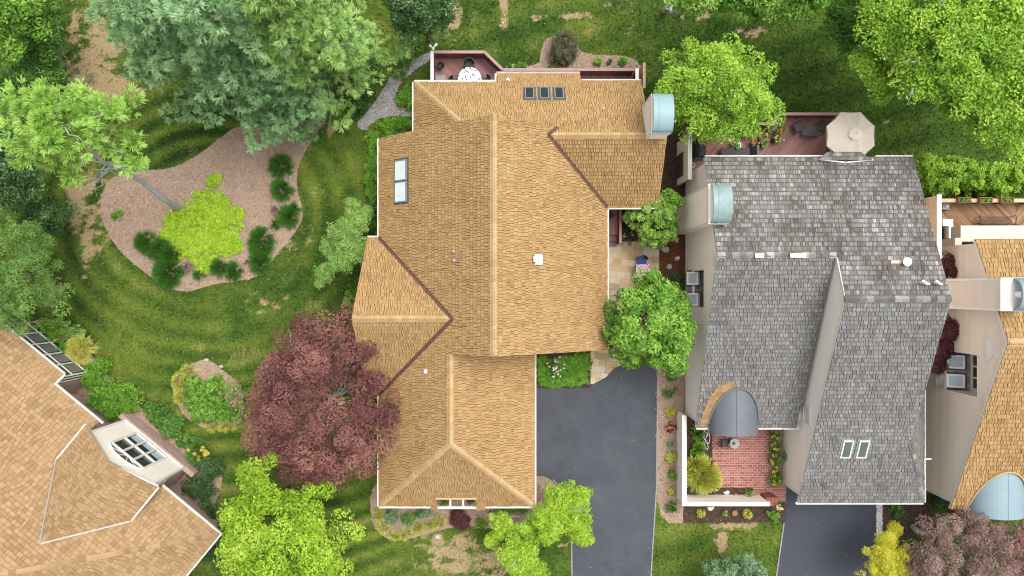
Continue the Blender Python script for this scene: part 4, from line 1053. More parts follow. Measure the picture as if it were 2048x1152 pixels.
mb = MB(); tiles(mb, [L(-8.6, .46, .0), L(-3.4, .46, .0), L(-3.4, .46, .95), L(-8.6, .46, .95)], course=.08, wid=(.22, .22), thick=.012, top=.012, gap=.015, normal=N_, vdir=(0, 0, 1), stagger=.11)
mb.prism([tuple(L(u, v, 0).xy) for u, v in ((-3.4, .2), (-3.4, .45), (-8.6, .45), (-8.6, .2))], 0, .95, .5)
tiles(mb, [L(-8.6, .22, .96), L(-3.4, .22, .96), L(-3.4, .47, .96), L(-8.6, .47, .96)], course=.25, wid=(.09, .09), thick=.012, top=.012, gap=.012, normal=(0, 0, 1), vdir=N_)
mb.build('brick_base', MATS['wall_brick'], hl)
mb = MB()                                     # dormer body with window opening
wv = .3
def LW(u, z): return L(u, wv, z)
wtop = lambda u: 5.32 - .545 * abs(u + 6.24)
u0, u1, wu0, wu1, wz0, wz1 = -8.22, -4.1, -7.22, -5.12, 1.2, 3.62
for pts in ([LW(u0, .97), LW(wu0, .97), LW(wu0, wtop(wu0)), LW(u0, wtop(u0))], [LW(wu1, .97), LW(u1, .97), LW(u1, wtop(u1)), LW(wu1, wtop(wu1))], [LW(wu0, .97), LW(wu1, .97), LW(wu1, wz0), LW(wu0, wz0)]):
    wall_poly(mb, pts, N_, .1)
arc = [LW(-6.17 + 1.05 * math.cos(t), wz1 + .62 * math.sin(t)) for t in np.linspace(0, math.pi, 15)]
wall_poly(mb, [LW(wu1, wtop(wu1)), LW(-6.24, 5.32)] + [LW(wu0, wtop(wu0))] + arc[::-1], N_, .1)
for u in (u0, u1): wall_poly(mb, [L(u, wv - .02, .97), L(u, -2.0, .97), L(u, -2.0, 4.05), L(u, wv - .02, 4.05)], -D_ if u == u0 else D_, .08)
dm = mb.build('dormer', MATS['pale_siding'], hl)
mb = MB(auto=True)
for a, b in ((LW(u0 - .38, 4.02), LW(-6.24, 5.33)), (LW(-6.24, 5.33), LW(u1 + .22, 4.1)), (LW(u0, .99), LW(u1, .99))): mb.beam(a + N_ * .06, b + N_ * .06, .06, .1)
for u in (u0, u1): mb.beam(LW(u, 1.0) + N_ * .02, LW(u, 4.05) + N_ * .02, .09, .09)
mb.build('dormer_trim', MATS['white_trim'], dm)
mb = MB()
us = np.linspace(wu0, wu1, 4)
for u in us: mb.beam(LW(u, wz0) + N_ * .01, LW(u, wz1) + N_ * .01, .09, .1)
for z in (wz0, 2.42, wz1): mb.beam(LW(wu0, z) + N_ * .012, LW(wu1, z) + N_ * .012, .1, .09)
mb.tube([p + N_ * .02 for p in arc], .05, 7)
for t in np.linspace(0, math.pi, 6)[1:-1]:
    mb.beam(LW(-6.17, wz1) + N_ * .01, LW(-6.17 + 1.0 * math.cos(t), wz1 + .58 * math.sin(t)) + N_ * .01, .03, .03)
aw = mb.build('arched_window', MATS['white_trim'], dm)
mb = MB()
mb.add([LW(wu0, wz0) - N_ * .05, LW(wu1, wz0) - N_ * .05, LW(wu1, wz1) - N_ * .05, LW(wu0, wz1) - N_ * .05]); mb.add([p - N_ * .05 for p in arc]); mb.build('pane', MATS['dark_glass'], aw)
mb = MB()                                      # shades half drawn behind two panes
for k, zz in ((0, 1.9), (1, 1.75), (2, 1.9)): mb.cut(); mb.add([LW(us[k] + .08, 1.28) - N_ * .035, LW(us[k + 1] - .08, 1.28) - N_ * .035, LW(us[k + 1] - .08, zz) - N_ * .035, LW(us[k] + .08, zz) - N_ * .035])
mb.build('window_shade', MATS['sky_glass'], aw)
# glazed porch
mb = MB(); gv_ = .86
n_m = 13; du = .86; us = [-11.66 - du * k for k in range(n_m)]
for u in us: mb.beam(L(u, gv_, .0), L(u, gv_, 2.62), .07, .07)
for z in (2.6, 1.86, .62): mb.beam(L(us[0], gv_, z), L(us[-1], gv_, z), .06, .07)
for v in (.45, .66): mb.beam(L(-11.66, v, 0), L(-11.66, v, 2.7), .06, .06)
mb.beam(L(-11.66, .35, .62), L(-11.66, gv_, .62), .06, .07); mb.beam(L(-11.66, .35, 2.6), L(-11.66, gv_, 2.6), .06, .07)
sp = mb.build('glazed_porch', MATS['white_trim'], hl)
mb = MB(); mb.obox(L(-16.9, gv_ - .03, 1.3), D_ * 5.2, N_ * .008, Vector((0, 0, 1.3))); mb.obox(L(-11.68, .6, 1.3), D_ * .008, N_ * .25, Vector((0, 0, 1.3))); mb.build('pane', MATS['dark_glass'], sp)
mb = MB()
for k in range(n_m - 1): mb.cut(); mb.obox(L(us[k] - du / 2, gv_ + .0, 1.2), D_ * (du / 2 - .12), N_ * .012, Vector((0, 0, .45)))
mb.build('screen', MATS['grey_glass'], sp)
# ================================================================== plants
SEED = [100]
def rng():
    SEED[0] += 1; return np.random.default_rng(SEED[0])
def limb_pts(a, b, sag, rg, n=5, jt=.06):
    a, b = np.array(a), np.array(b); t = np.linspace(0, 1, n)[:, None]
    p = a + (b - a) * t; j = rg.normal(0, jt, (n, 3)) * np.linalg.norm(b - a) * .6; j[0] = j[-1] = 0
    p = p + j; p[:, 2] += sag * np.sin(np.pi * t[:, 0]) * np.linalg.norm(b - a)
    return [tuple(x) for x in p]
def trunk_mesh(rg, base, top, ends, r0, root, m='bark', rl=.35):
    mb = MB()
    pts = limb_pts(base, top, 0, rg, 6)
    mb.tube(pts, [r0 * (1.25 if i == 0 else 1 - .12 * i) for i in range(6)], 10)
    for e in ends:
        t = rg.uniform(.35, .95); i = min(4, int(t * 5)); a = np.array(pts[i]) + (np.array(pts[i + 1]) - np.array(pts[i])) * (t * 5 - i)
        q = limb_pts(a, e, -.06, rg, 5); r1 = r0 * rl
        mb.tube(q, [r1, r1 * .8, r1 * .6, r1 * .42, r1 * .2], 6)
    return mb.build('trunk', MATS[m], root)
def tree(name, label, cat, px, py, zc, rx, ry, rz, K, rc, M, size, m, bark='bark', base=None, flat=.75, up=.55, asp=.5, tk=.4, lob=.16, shell=.62, zlow=-.35, limbs=12, r0=.13, clumps=None, group=None, bare=0, inner=.6, bare_len=.9):
    rg = rng(); c = P(px, py, zc); s = S(zc)
    if clumps is None:
        rad = (rx / s, ry / s, rz); C = crown(rg, tuple(c), rad, K, rc, shell, lob, zlow)
        Rk = rc * (.7 + .6 * rg.random(K))
    else:
        C = []; Rk = []
        for a, b, z, r in clumps:
            q = P(a, b, z); R_ = r / S(z); k = max(3, int(5 * (R_ / rc) ** 2))
            cc = crown(rg, tuple(q), (R_, R_, R_ * .6), k, rc, .3, .2, -.3)
            C.append(cc); Rk.append(rc * (.7 + .6 * rg.random(k)))
        C = np.concatenate(C); Rk = np.concatenate(Rk)
    b = (c.x, c.y) if base is None else P2(*base)
    root = thing(name, label, cat, (b[0], b[1], 0), group)
    V, r = leaves(rg, C, Rk, M, size, flat, up, asp, tk=tk, inner=inner)
    V[:, 2] = np.maximum(V[:, 2], .05)
    np_mesh('crown', V, quads(V), r, MATS[m], root)
    top = (c.x, c.y, zc - (rz * .4 if clumps is None else 0))
    ends = C[rg.choice(len(C), min(limbs, len(C)), replace=False)]
    trunk_mesh(rg, (b[0], b[1], -.05), top, ends, r0, root, bark)
    if bare:
        mb = MB()
        for k in range(bare):
            i = rg.integers(len(C)); o = C[i]; d = nrm((o - np.array(tuple(c)) + rg.normal(0, .3, 3))[None])[0]
            d[2] = abs(d[2]) * .4 + .25; e = o + d * (bare_len + rg.random() * .6) + np.array([0, 0, .35])
            q = limb_pts(o - d * .6, e, .0, rg, 5); mb.cut(); mb.tube(q, [.035, .028, .022, .016, .008], 5)
            for _ in range(5):
                j = rg.integers(1, 4); a = np.array(q[j]); mb.tube(limb_pts(a, a + d * .35 + rg.normal(0, .28, 3), 0, rg, 4), [.015, .012, .009, .004], 4)
        mb.build('bare_branch', MATS['grey_bark'], root)
    return root
def pine(name, label, base, top, R_, z0, nb, m, bark='bark', L=.27, w=.05, dead=0, group=None, taper=.72, dens=21, nn=20, r0=.17, az=None, squash=1.0):
    rg = rng(); b = np.array([*base, 0.0]); t = np.array(top)
    root = thing(name, label, 'tree', (b[0], b[1], 0), group)
    pts = limb_pts(b - np.array([0, 0, .05]), t, 0, rg, 7, .012)
    mb = MB(); mb.tube(pts, [r0 * (1.2 - .16 * i) for i in range(7)], 10)
    PP = []; DD = []; TT = []
    for k in range(nb):
        f = (k + rg.random()) / nb; f = f ** .9
        z = z0 + (t[2] - z0) * f
        q = z / t[2] * 6; i = min(5, int(q)); o = np.array(pts[i]) + (np.array(pts[i + 1]) - np.array(pts[i])) * (q - i)
        ang = k * 2.399 + rg.normal(0, .3) if az is None else rg.uniform(*az)
        ln = R_ * (1 - taper * f) * rg.uniform(.75, 1.2)
        ln *= squash + (1 - squash) * math.cos(ang) ** 2
        e = o + np.array([math.cos(ang) * ln, math.sin(ang) * ln, rg.uniform(.0, .28) * ln])
        bp = limb_pts(o, e, -.05, rg, 6); mb.tube(bp, [.042 * (1 - .16 * x) for x in range(6)], 5)
        n = max(4, int(dens * ln / 5)); s_ = rg.random(n) ** .75 * .95 + .1
        bp = np.array(bp); ii = np.clip((s_ * 5).astype(int), 0, 4); p = bp[ii] + (bp[ii + 1] - bp[ii]) * (s_ * 5 - ii)[:, None]
        side = np.array([-math.sin(ang), math.cos(ang), 0]); sp = .30 * ln * np.sin(np.pi * np.clip(s_, 0, 1) ** .8) + .14
        lat = rg.uniform(-1, 1, n) * sp
        p = p + side * lat[:, None] + np.array([0, 0, 1]) * (rg.normal(.05, .09, n))[:, None]
        d = nrm(np.array([math.cos(ang), math.sin(ang), .45]) + side * (np.sign(lat) * .5)[:, None] + .3 * unit(rg, n))
        # every spray is a puff of several tufts
        m_ = 5; e_ = unit(rg, n * m_); e_[:, 2] = np.abs(e_[:, 2]) * .8
        p = np.repeat(p, m_, 0) + e_ * np.array([.26, .26, .16]) * rg.uniform(.6, 1.25, n)[np.repeat(np.arange(n), m_)][:, None]
        d = nrm(np.repeat(d, m_, 0) * .7 + e_ * .8 + np.array([0, 0, .25]))
        PP.append(p); DD.append(d); TT.append(np.repeat(rg.random(n), m_))
    n = 90                                    # the leader and the short sprays round it
    q = rg.random(n) ** 1.5; e_ = unit(rg, n); e_[:, 2] = np.abs(e_[:, 2])
    PP.append(t - np.array([0, 0, 1]) * (q * (t[2] - z0) * .45)[:, None] + e_ * np.array([.5, .5, .3]) * (.4 + q)[:, None] * min(1, R_ / 3) + np.array([0, 0, .2])); DD.append(nrm(e_ + np.array([0, 0, .4]))); TT.append(rg.random(n))
    PP = np.concatenate(PP); DD = np.concatenate(DD)
    V, r = blades(rg, PP, DD, nn, L, w, .7, .1, tk=0.0)
    r = .55 * np.repeat(np.concatenate(TT), nn) + .45 * r
    np_mesh('crown', V, quads(V), r, MATS[m], root)
    mb.build('trunk', MATS[bark], root)
    if dead:
        mb = MB()
        for k in range(dead):
            f = rg.uniform(.45, .68); q = f * 6; i = int(q); o = np.array(pts[i]) + (np.array(pts[i + 1]) - np.array(pts[i])) * (q - i)
            a = rg.uniform(0, 6.28); ln = rg.uniform(.7, 1.7); mb.cut()
            bp = limb_pts(o, o + np.array([math.cos(a) * ln, math.sin(a) * ln, rg.uniform(-.2, .5)]), .1, rg, 6); mb.tube(bp, [.035, .03, .024, .018, .012, .006], 5)
            for _ in range(3):
                j = rg.integers(2, 5); aa = np.array(bp[j]); mb.tube(limb_pts(aa, aa + rg.normal(0, .35, 3), 0, rg, 4), [.014, .011, .008, .004], 4)
        mb.build('dead_branch', MATS['grey_bark'], root)
    return root
def plant(name, label, cat, blobs, h, style, m, size=.1, dens=9, rc=.2, M=36, group=None, z0=0.0, asp=.5, L=.3, w=.03, flowers=None, nf=12, fs=.09, spread=.6, up=.5, tk=.4, kind=None):
    """a shrub or clump: one dome per blob (px, py, radius px[, radius y])"""
    rg = rng(); Vs = []; rs_ = []; tops = []
    ctr = P(blobs[0][0], blobs[0][1], z0)
    for bl in blobs:
        bxx, byy, rx = bl[:3]; ry = bl[3] if len(bl) > 3 else rx; hh = h * (bl[4] if len(bl) > 4 else 1)
        c = P(bxx, byy, z0 + hh * .5); s = S(z0 + hh * .5); a, b = rx / s, ry / s
        area = math.pi * a * b
        if style == 'leaf':
            rcc = min(rc, a * .6, b * .6)
            K = max(6, int(1.6 * dens * area / (rcc / .2) ** 2))
            C = crown(rg, (c.x, c.y, z0 + hh * .12), (a, b, hh * .9), K, rcc, .55, .14, -.02)
            V, r = leaves(rg, C, rcc * (.7 + .6 * rg.random(K)), M, size, .8, up, asp, tk=tk)
        else:
            K = max(14, int(dens * 6 * area))
            t = rg.random(K) ** .5; f = rg.uniform(0, 6.283, K)
            nx_, ny_ = t * np.cos(f), t * np.sin(f); q = np.sqrt(np.maximum(1 - t * t, 0))
            lift = hh * (.25 + .55 * q); k = .86 - min(.3, L * .35 / max(a, .05))
            Pn = np.stack([c.x + nx_ * a * k, c.y + ny_ * b * k, z0 + lift], 1)
            Dn = nrm(np.stack([nx_ * .9, ny_ * .9, .35 + q * .7], 1))
            V, r = blades(rg, Pn, Dn, M, L, w, spread, .45, tk=tk); C = Pn
        V[:, 2] = np.maximum(V[:, 2], z0 + .02)
        Vs.append(V); rs_.append(r); tops.append((c, a, b, hh))
    V = np.concatenate(Vs); r = np.concatenate(rs_)
    if flowers is None:
        return np_mesh(name, V, quads(V), r, MATS[m], None, (ctr.x, ctr.y, z0), label, cat, group, kind)
    root = thing(name, label, cat, (ctr.x, ctr.y, z0), group)
    np_mesh('foliage', V, quads(V), r, MATS[m], root)
    fm = flowers if isinstance(flowers, (list, tuple)) else [flowers]
    for f_ in fm:
        C = []
        for c, a, b, hh in tops:
            n = max(2, int(nf / len(tops) / len(fm))); t = rg.random(n) ** .5 * .85; f = rg.uniform(0, 6.283, n)
            C.append(np.stack([c.x + a * t * np.cos(f), c.y + b * t * np.sin(f), z0 + hh * (.35 + .72 * np.sqrt(1 - t * t))], 1))
        C = np.concatenate(C); V, r = leaves(rg, C, fs * .6, 12, fs * .9, .6, .7, .8, inner=.3)
        n_ = len(C)
        for k in range(n_):
            sl_i = slice(k * 48, (k + 1) * 48)
            np_mesh('blossom', V[sl_i], quads(V[sl_i]), r[k * 12:(k + 1) * 12], MATS[f_], root)
    return root

# ------------------------------------------------------------------ big trees
G_P = 'pines in the north west corner'
pine('pine_tree', 'tall light green pine in front of the group by the gravel path', P2(695, 168), (-9.7, 11.8, 12.5), 3.3, 2.2, 58, 'nd_light', group=G_P)
pine('pine_tree', 'tall bluish green pine, middle of the group above the mulch bed', P2(600, 200), (-12.2, 11.2, 13), 3.6, 2.4, 58, 'nd_blue', group=G_P)
pine('pine_tree', 'bluish pine furthest left in the pine group at the top edge', P2(492, 165), (-15.5, 11.7, 12), 3.7, 2.5, 54, 'nd_blue', group=G_P)
pine('pine_tree', 'short dark green pine at the lower edge of the pine group', P2(612, 222), (-12.0, 9.8, 6.2), 2.3, .9, 34, 'nd_deep', group=G_P, r0=.11)
pine('pine_tree', 'small deep green pine between the light pine and the gravel path', P2(722, 150), (-8.7, 12.1, 6.0), 1.6, .8, 28, 'nd_deep', group=G_P, r0=.1)
pine('pine_tree', 'light pine behind the others, cut off by the top edge', P2(640, 70), (-10.9, 14.6, 11), 3.0, 3, 40, 'nd_light', group=G_P)
pine('leaning_pine', 'lone lime green pine with a bare grey leaning trunk rising from the mulch bed', P2(357, 417), (-17.6, 6.35, 13.2), 3.2, 10.8, 30, 'nd_lime', 'grey_bark', dead=14, taper=.35, dens=17, r0=.15, squash=.5)
tree('holly_tree', 'dark glossy holly tree at the top edge beside the pines', 'tree', 838, 15, 4.5, 76, 70, 2.6, 90, .5, 150, .17, 'lf_dark', tk=.3)
tree('maple_tree', 'bright green maple in the top left corner', 'tree', 22, 25, 6, 82, 95, 2.2, 70, .55, 190, .16, 'lf_mid', flat=.5, tk=.5, base=(70, 90))
tree('woodland_tree', 'dark green woodland tree under the corner maple by the left lawn edge', 'tree', 100, 80, 2.8, 46, 120, 2.2, 80, .5, 130, .15, 'lf_green', base=(105, 90))
tree('woodland_tree', 'mid green bushy tree behind the leaning pine on the left edge', 'tree', 62, 185, 3.0, 92, 66, 2.2, 80, .5, 150, .15, 'lf_green', tk=.5, base=(90, 200))
tree('woodland_tree', 'dark shaded tree below the leaning pine at the left edge', 'tree', 25, 330, 4, 85, 95, 2.4, 80, .55, 150, .15, 'lf_dark', base=(60, 340))
tree('woodland_tree', 'very dark small tree between leaning pine and the cypress', 'tree', 95, 435, 1.8, 52, 45, 1.6, 40, .4, 120, .13, 'lf_dark')
tree('cypress_tree', 'large yellowish green cypress on the left edge above the angled house', 'tree', 38, 545, 4.2, 98, 120, 3.2, 170, .42, 220, .125, 'nd_cypress', flat=1.0, tk=.55, asp=.35, shell=.75, base=(85, 545), limbs=4)
tree('red_maple', 'large purple red Japanese maple covering the corner of the middle house', 'tree', 647, 805, 4.2, 164, 200, 2.7, 325, .52, 190, .11, 'lf_red', 'grey_bark', flat=.7, tk=.7, bare=2, shell=.6, lob=.09, inner=.7, limbs=8, bare_len=.1)
tree('maple_tree', 'golden green maple below the red maple at the bottom edge', 'tree', 566, 1068, 5.2, 140, 148, 2.8, 150, .58, 190, .15, 'lf_gold', flat=.55, tk=.5, lob=.24)
tree('dogwood_tree', 'small open yellow green tree between garage corner and driveway', 'tree', 1070, 1040, 3.0, 0, 0, .8, 0, .3, 95, .12, 'lf_gold', 'grey_bark', base=(1085, 1050), r0=.08,
     clumps=[(1130, 1005, 3.2, 50), (1162, 990, 3.4, 24), (1152, 1050, 3.1, 38), (1100, 1040, 3.4, 46), (1005, 1050, 3.0, 34), (985, 1078, 2.8, 20), (1050, 1062, 2.8, 32), (1035, 1110, 3.4, 48), (1060, 1142, 3.4, 46), (1170, 1075, 3.0, 22)], bare=3, bare_len=.15)
tree('round_tree', 'dense round bright green tree between the middle house and the grey house', 'tree', 1299, 650, 3.6, 94, 108, 2.4, 150, .42, 120, .20, 'lf_mid', tk=.45, shell=.72, lob=.12)
tree('hydrangea_tree', 'hydrangea tree of rosette leaves beside the flagstone patio', 'tree', 1310, 440, 2.2, 52, 60, 1.5, 100, .24, 70, .16, 'lf_hydrangea', tk=.3, shell=.8, r0=.07, asp=.7)
tree('hydrangea_tree', 'small green tree squeezed between the two houses near the grey chimney', 'tree', 1340, 400, 2.4, 26, 24, 1.0, 30, .24, 60, .15, 'lf_mid', tk=.3, shell=.7, r0=.06)
tree('honeylocust_tree', 'brilliant yellow green tree between the two houses near the deck', 'tree', 1430, 190, 5.2, 132, 120, 2.8, 230, .42, 110, .135, 'lf_bright', tk=.35, lob=.14, shell=.55, flat=.8)
tree('maple_tree', 'huge yellow green maple filling the top right corner with bare twigs', 'tree', 1915, 90, 8.0, 0, 0, 1.5, 0, .55, 105, .16, 'lf_bright', 'grey_bark', base=(1850, 110), flat=.6, tk=.55, bare=12, bare_len=.7,
     clumps=[(1790, 60, 7.5, 92), (1905, 60, 9, 112), (1850, 140, 8, 86), (1950, 155, 8.5, 96), (2012, 225, 8, 78), (2050, 120, 9, 92), (2036, 292, 7, 38), (1735, 128, 6.5, 46), (1780, -25, 8, 84), (1990, 0, 9, 104), (1905, 205, 7, 50), (1770, 165, 6.5, 44), (1960, 240, 7, 40)])
tree('maple_tree', 'dark green tree left of the huge corner maple at the top edge', 'tree', 1700, 45, 4, 72, 75, 2.2, 70, .5, 130, .16, 'lf_green', base=(1695, 60))
tree('maple_tree', 'deep green tree behind the corner maple at the right edge', 'tree', 2035, 90, 6, 70, 100, 2.4, 70, .5, 130, .16, 'lf_green')
tree('maple_tree', 'blue green maple at the top edge above the brilliant tree', 'tree', 1545, -8, 6, 125, 62, 2.2, 100, .5, 150, .17, 'lf_mid', flat=.5, tk=.5, base=(1540, 10))
tree('maple_tree', 'smaller blue green maple with its grey trunk showing at the top edge', 'tree', 1375, -12, 7, 84, 40, 1.8, 60, .45, 140, .16, 'lf_hydrangea', 'grey_bark', base=(1328, 22), flat=.5, tk=.5)
tree('sapling', 'thin sapling standing behind the brilliant yellow green tree', 'tree', 1432, 62, 3.4, 26, 24, 1.2, 24, .28, 70, .12, 'lf_mid', r0=.05)
tree('bronze_maple', 'brown bronze maple at the bottom edge beside the gold conifer', 'tree', 1905, 1100, 3.6, 112, 92, 2.0, 140, .42, 170, .105, 'lf_bronze', 'grey_bark', flat=.6, tk=.5)
tree('pink_maple', 'pinkish red maple in the bottom right corner', 'tree', 2042, 1105, 3.2, 62, 82, 1.8, 90, .38, 160, .10, 'lf_pink', 'grey_bark', flat=.6, tk=.5)
tree('red_maple', 'slim dark red maple squeezed between grey house and beige house', 'tree', 1885, 680, 2.8, 0, 0, .8, 0, .26, 110, .09, 'lf_darkred', base=(1838, 672), r0=.06,
     clumps=[(1892, 655, 3.2, 30), (1880, 690, 3.0, 32), (1872, 715, 2.6, 32), (1878, 735, 2.4, 16), (1908, 660, 3.4, 20)])
tree('red_maple', 'little dark red maple beside the pale chimney of the beige house', 'tree', 1898, 534, 3.0, 0, 0, .6, 0, .24, 100, .09, 'lf_darkred', base=(1838, 538), r0=.05, clumps=[(1896, 530, 3.0, 24), (1908, 545, 3.3, 16), (1885, 545, 2.6, 16)])
tree('gold_conifer', 'bright golden yellow conifer beside the dark driveway at the bottom edge', 'tree', 1790, 1112, 2.6, 0, 0, .8, 0, .26, 120, .10, 'nd_gold', base=(1762, 1105), r0=.06, flat=1, asp=.3,
     clumps=[(1790, 1058, 2.6, 18), (1772, 1078, 3.0, 28), (1770, 1112, 3.4, 42), (1755, 1140, 3.0, 38), (1795, 1132, 3.0, 40), (1825, 1146, 2.4, 22)])
tree('crape_myrtle', 'pale green crape myrtle beside the west wall of the middle house', 'tree', 695, 480, 2.6, 0, 0, .8, 0, .22, 48, .095, 'lf_crape', 'grey_bark', base=(722, 487), r0=.06, tk=.5,
     clumps=[(712, 440, 2.8, 30), (690, 470, 3.0, 40), (715, 500, 2.8, 32), (680, 515, 2.8, 36), (650, 545, 2.4, 26), (660, 490, 2.4, 24), (735, 425, 2.2, 18), (705, 410, 2.2, 20), (640, 565, 2.0, 16)])
tree('blue_shrub', 'rounded bluish green tree at the bottom edge left of the dark driveway', 'tree', 1468, 1146, 2.4, 68, 42, 1.5, 80, .32, 120, .13, 'lf_blue', r0=.08)

# ------------------------------------------------------------------ west mulch bed
G_L = 'dark green liriope mounds in the west bed'
def mound(label, blobs, h=.42): return plant('liriope_mound', label, 'plant', blobs, h, 'blade', 'lf_lily', dens=11, M=18, L=.34, w=.028, group=G_L, spread=.5)
mound('round liriope mound at the top right of the west mulch bed', [(560, 333, 24)])
mound('liriope mound just below the round one, right side of west bed', [(563, 380, 21, 23)])
mound('ragged liriope mound next to a grey twiggy plant', [(578, 432, 20, 26), (590, 418, 10)])
mound('long upright oval liriope mound, tallest on the right of the bed', [(522, 485, 26, 34), (520, 525, 22, 26)])
mound('long bent liriope mound left of the chartreuse groundcover', [(292, 484, 22), (318, 500, 24), (340, 510, 20), (336, 545, 31, 34)])
mound('small liriope mound below the chartreuse groundcover, left of a pair', [(440, 535, 18)], .36)
mound('small liriope mound below the chartreuse groundcover, right of a pair', [(468, 543, 17, 20)], .36)
mound('tiny dark tuft beside the long oval mound on bed edge', [(551, 447, 7)], .25)
mound('tiny dark tuft at the lower tip of the chartreuse groundcover', [(400, 550, 9)], .25)
plant('groundcover', 'chartreuse groundcover spreading over the middle of the west mulch bed', 'groundcover', [(400, 455, 62, 62), (445, 450, 46, 55), (375, 475, 50, 42), (420, 405, 40, 30), (400, 505, 45, 28), (350, 440, 30, 24), (345, 470, 30, 20), (455, 490, 34, 28), (425, 362, 20, 14), (437, 352, 10, 9), (330, 465, 16, 14), (470, 425, 22, 20), (405, 535, 20, 14)],
      .32, 'leaf', 'chartreuse', size=.10, dens=16, rc=.15, M=24, up=1.0, kind='stuff')
plant('young_shrub', 'small lone green shrub on the left side of the west bed', 'shrub', [(233, 430, 14)], .4, 'leaf', 'lf_mid', size=.08, rc=.12, M=40)
plant('lavender_clump', 'grey twiggy plant at the right side of the west bed', 'plant', [(552, 423, 11)], .25, 'blade', 'lf_bronze', dens=12, M=12, L=.2, w=.02)
plant('lavender_clump', 'grey twiggy plant below the long bent liriope mound', 'plant', [(375, 535, 11)], .25, 'blade', 'lf_bronze', dens=12, M=12, L=.2, w=.02)
plant('lavender_clump', 'grey twiggy plant beside the long oval liriope mound', 'plant', [(497, 528, 8)], .22, 'blade', 'lf_bronze', dens=12, M=12, L=.18, w=.02)
# ------------------------------------------------------------------ west side of the middle house
plant('boxwood_hedge', 'bright boxwood hedge curling along the north west corner of the middle house', 'hedge', [(745, 275, 18, 22), (752, 300, 22, 24), (748, 330, 22, 26), (745, 360, 20, 24), (742, 385, 18, 18), (770, 250, 22, 18), (795, 244, 22, 16), (818, 246, 16, 16), (780, 275, 26, 20)], .7, 'leaf', 'lf_box', size=.08, dens=16, rc=.16, M=40)
plant('boxwood_shrub', 'rounded boxwood inside the fork of the gravel path', 'shrub', [(810, 185, 18, 20), (818, 205, 24, 18), (805, 200, 18, 16)], .6, 'leaf', 'lf_box', size=.08, dens=16, rc=.16, M=40)
plant('dark_shrub', 'dark green shrub on the lawn side of the gravel path', 'shrub', [(715, 208, 30, 26), (735, 190, 18, 14)], .9, 'leaf', 'lf_dark', size=.12, rc=.22)
plant('dark_shrub', 'dark green ground shrubs above the gravel path beside the deck', 'shrub', [(812, 120, 26, 18), (800, 150, 20, 14), (838, 95, 14, 20)], .6, 'leaf', 'lf_green', size=.11, rc=.2)
plant('green_shrub', 'dark shrub tight against the west eave below the skylights', 'shrub', [(748, 415, 14, 24), (745, 450, 14, 16)], 1.0, 'leaf', 'lf_green', size=.1, rc=.18)
plant('green_shrub', 'pale green shrub by the west gable of the middle house', 'shrub', [(698, 600, 14, 24), (704, 625, 10, 14)], 1.0, 'leaf', 'lf_mid', size=.1, rc=.16)
plant('green_shrub', 'dark green shrub between west gable and the purple red maple', 'shrub', [(705, 700, 14, 22)], .9, 'leaf', 'lf_dark', size=.1, rc=.18)
# ------------------------------------------------------------------ round the angled house
plant('barberry_shrub', 'mixed green shrub beside the upper panes of the glazed porch', 'shrub', [(92, 650, 28, 20), (115, 668, 30, 24), (130, 700, 26, 24), (140, 735, 20, 18)], 1.1, 'leaf', 'lf_olive' if False else 'lf_box', size=.1, dens=11, rc=.2)
plant('barberry_shrub', 'olive yellow shrub along the lawn behind the glazed porch shrubs', 'shrub', [(122, 645, 20, 12), (150, 665, 22, 18), (172, 690, 14, 16)], .9, 'leaf', 'lf_crape', size=.1, dens=11, rc=.18)
plant('golden_grass', 'pale yellow feathery clump beside the glazed porch', 'grass clump', [(160, 700, 30, 34)], .9, 'blade', 'pale_yellow', dens=9, M=20, L=.34, w=.025)
plant('green_shrub', 'mid green rounded shrub between glazed porch and the dormer', 'shrub', [(185, 755, 34, 34), (205, 790, 40, 38), (248, 798, 40, 38), (225, 822, 38, 26), (200, 730, 22, 22)], 1.2, 'leaf', 'lf_box', size=.09, dens=17, rc=.2)
plant('dark_shrub', 'dark green shrub in front of the arched window', 'shrub', [(318, 832, 32, 28), (345, 858, 34, 32), (372, 882, 26, 24), (300, 815, 20, 18)], .8, 'leaf', 'lf_green', size=.12, rc=.2, dens=13)
plant('daylily_clump', 'green daylily clump with yellow orange flowers near the arched window', 'flower clump', [(398, 904, 26, 24)], .6, 'blade', 'lf_green', dens=8, M=14, L=.42, w=.03, flowers='fl_yellow', nf=14, fs=.16)
plant('dark_shrub', 'dark rounded shrub at the corner below the daylilies', 'shrub', [(400, 950, 38, 36), (425, 935, 28, 28), (385, 978, 30, 24), (412, 985, 26, 22)], .9, 'leaf', 'lf_dark', size=.09, dens=12, rc=.2)
plant('dark_shrub', 'dark shrub under the eave corner of the angled house', 'shrub', [(440, 1040, 32, 36), (415, 1020, 26, 26), (425, 1110, 30, 40)], 1.0, 'leaf', 'lf_dark', size=.11, rc=.22)
plant('variegated_grass', 'pale striped grass along the left edge of the island bed', 'grass clump', [(360, 765, 16, 24), (362, 795, 14, 18), (375, 742, 14, 14), (455, 850, 24, 12), (425, 852, 16, 10)], .4, 'blade', 'lf_yellowgreen', dens=10, M=16, L=.26, w=.024)
plant('green_shrub', 'bright green leafy shrub in the middle of the island bed', 'shrub', [(395, 795, 36, 36), (425, 815, 38, 36), (430, 775, 30, 26), (400, 828, 34, 26), (455, 828, 26, 24), (385, 770, 22, 20)], .8, 'leaf', 'lf_mid', size=.14, dens=14, rc=.2, tk=.5)
plant('rose_bush', 'rose bush with pink blooms at the right of the island bed', 'shrub', [(462, 785, 26, 24), (478, 810, 14, 14)], .8, 'leaf', 'lf_crape', size=.09, rc=.18, flowers='fl_pink', nf=18, fs=.09)
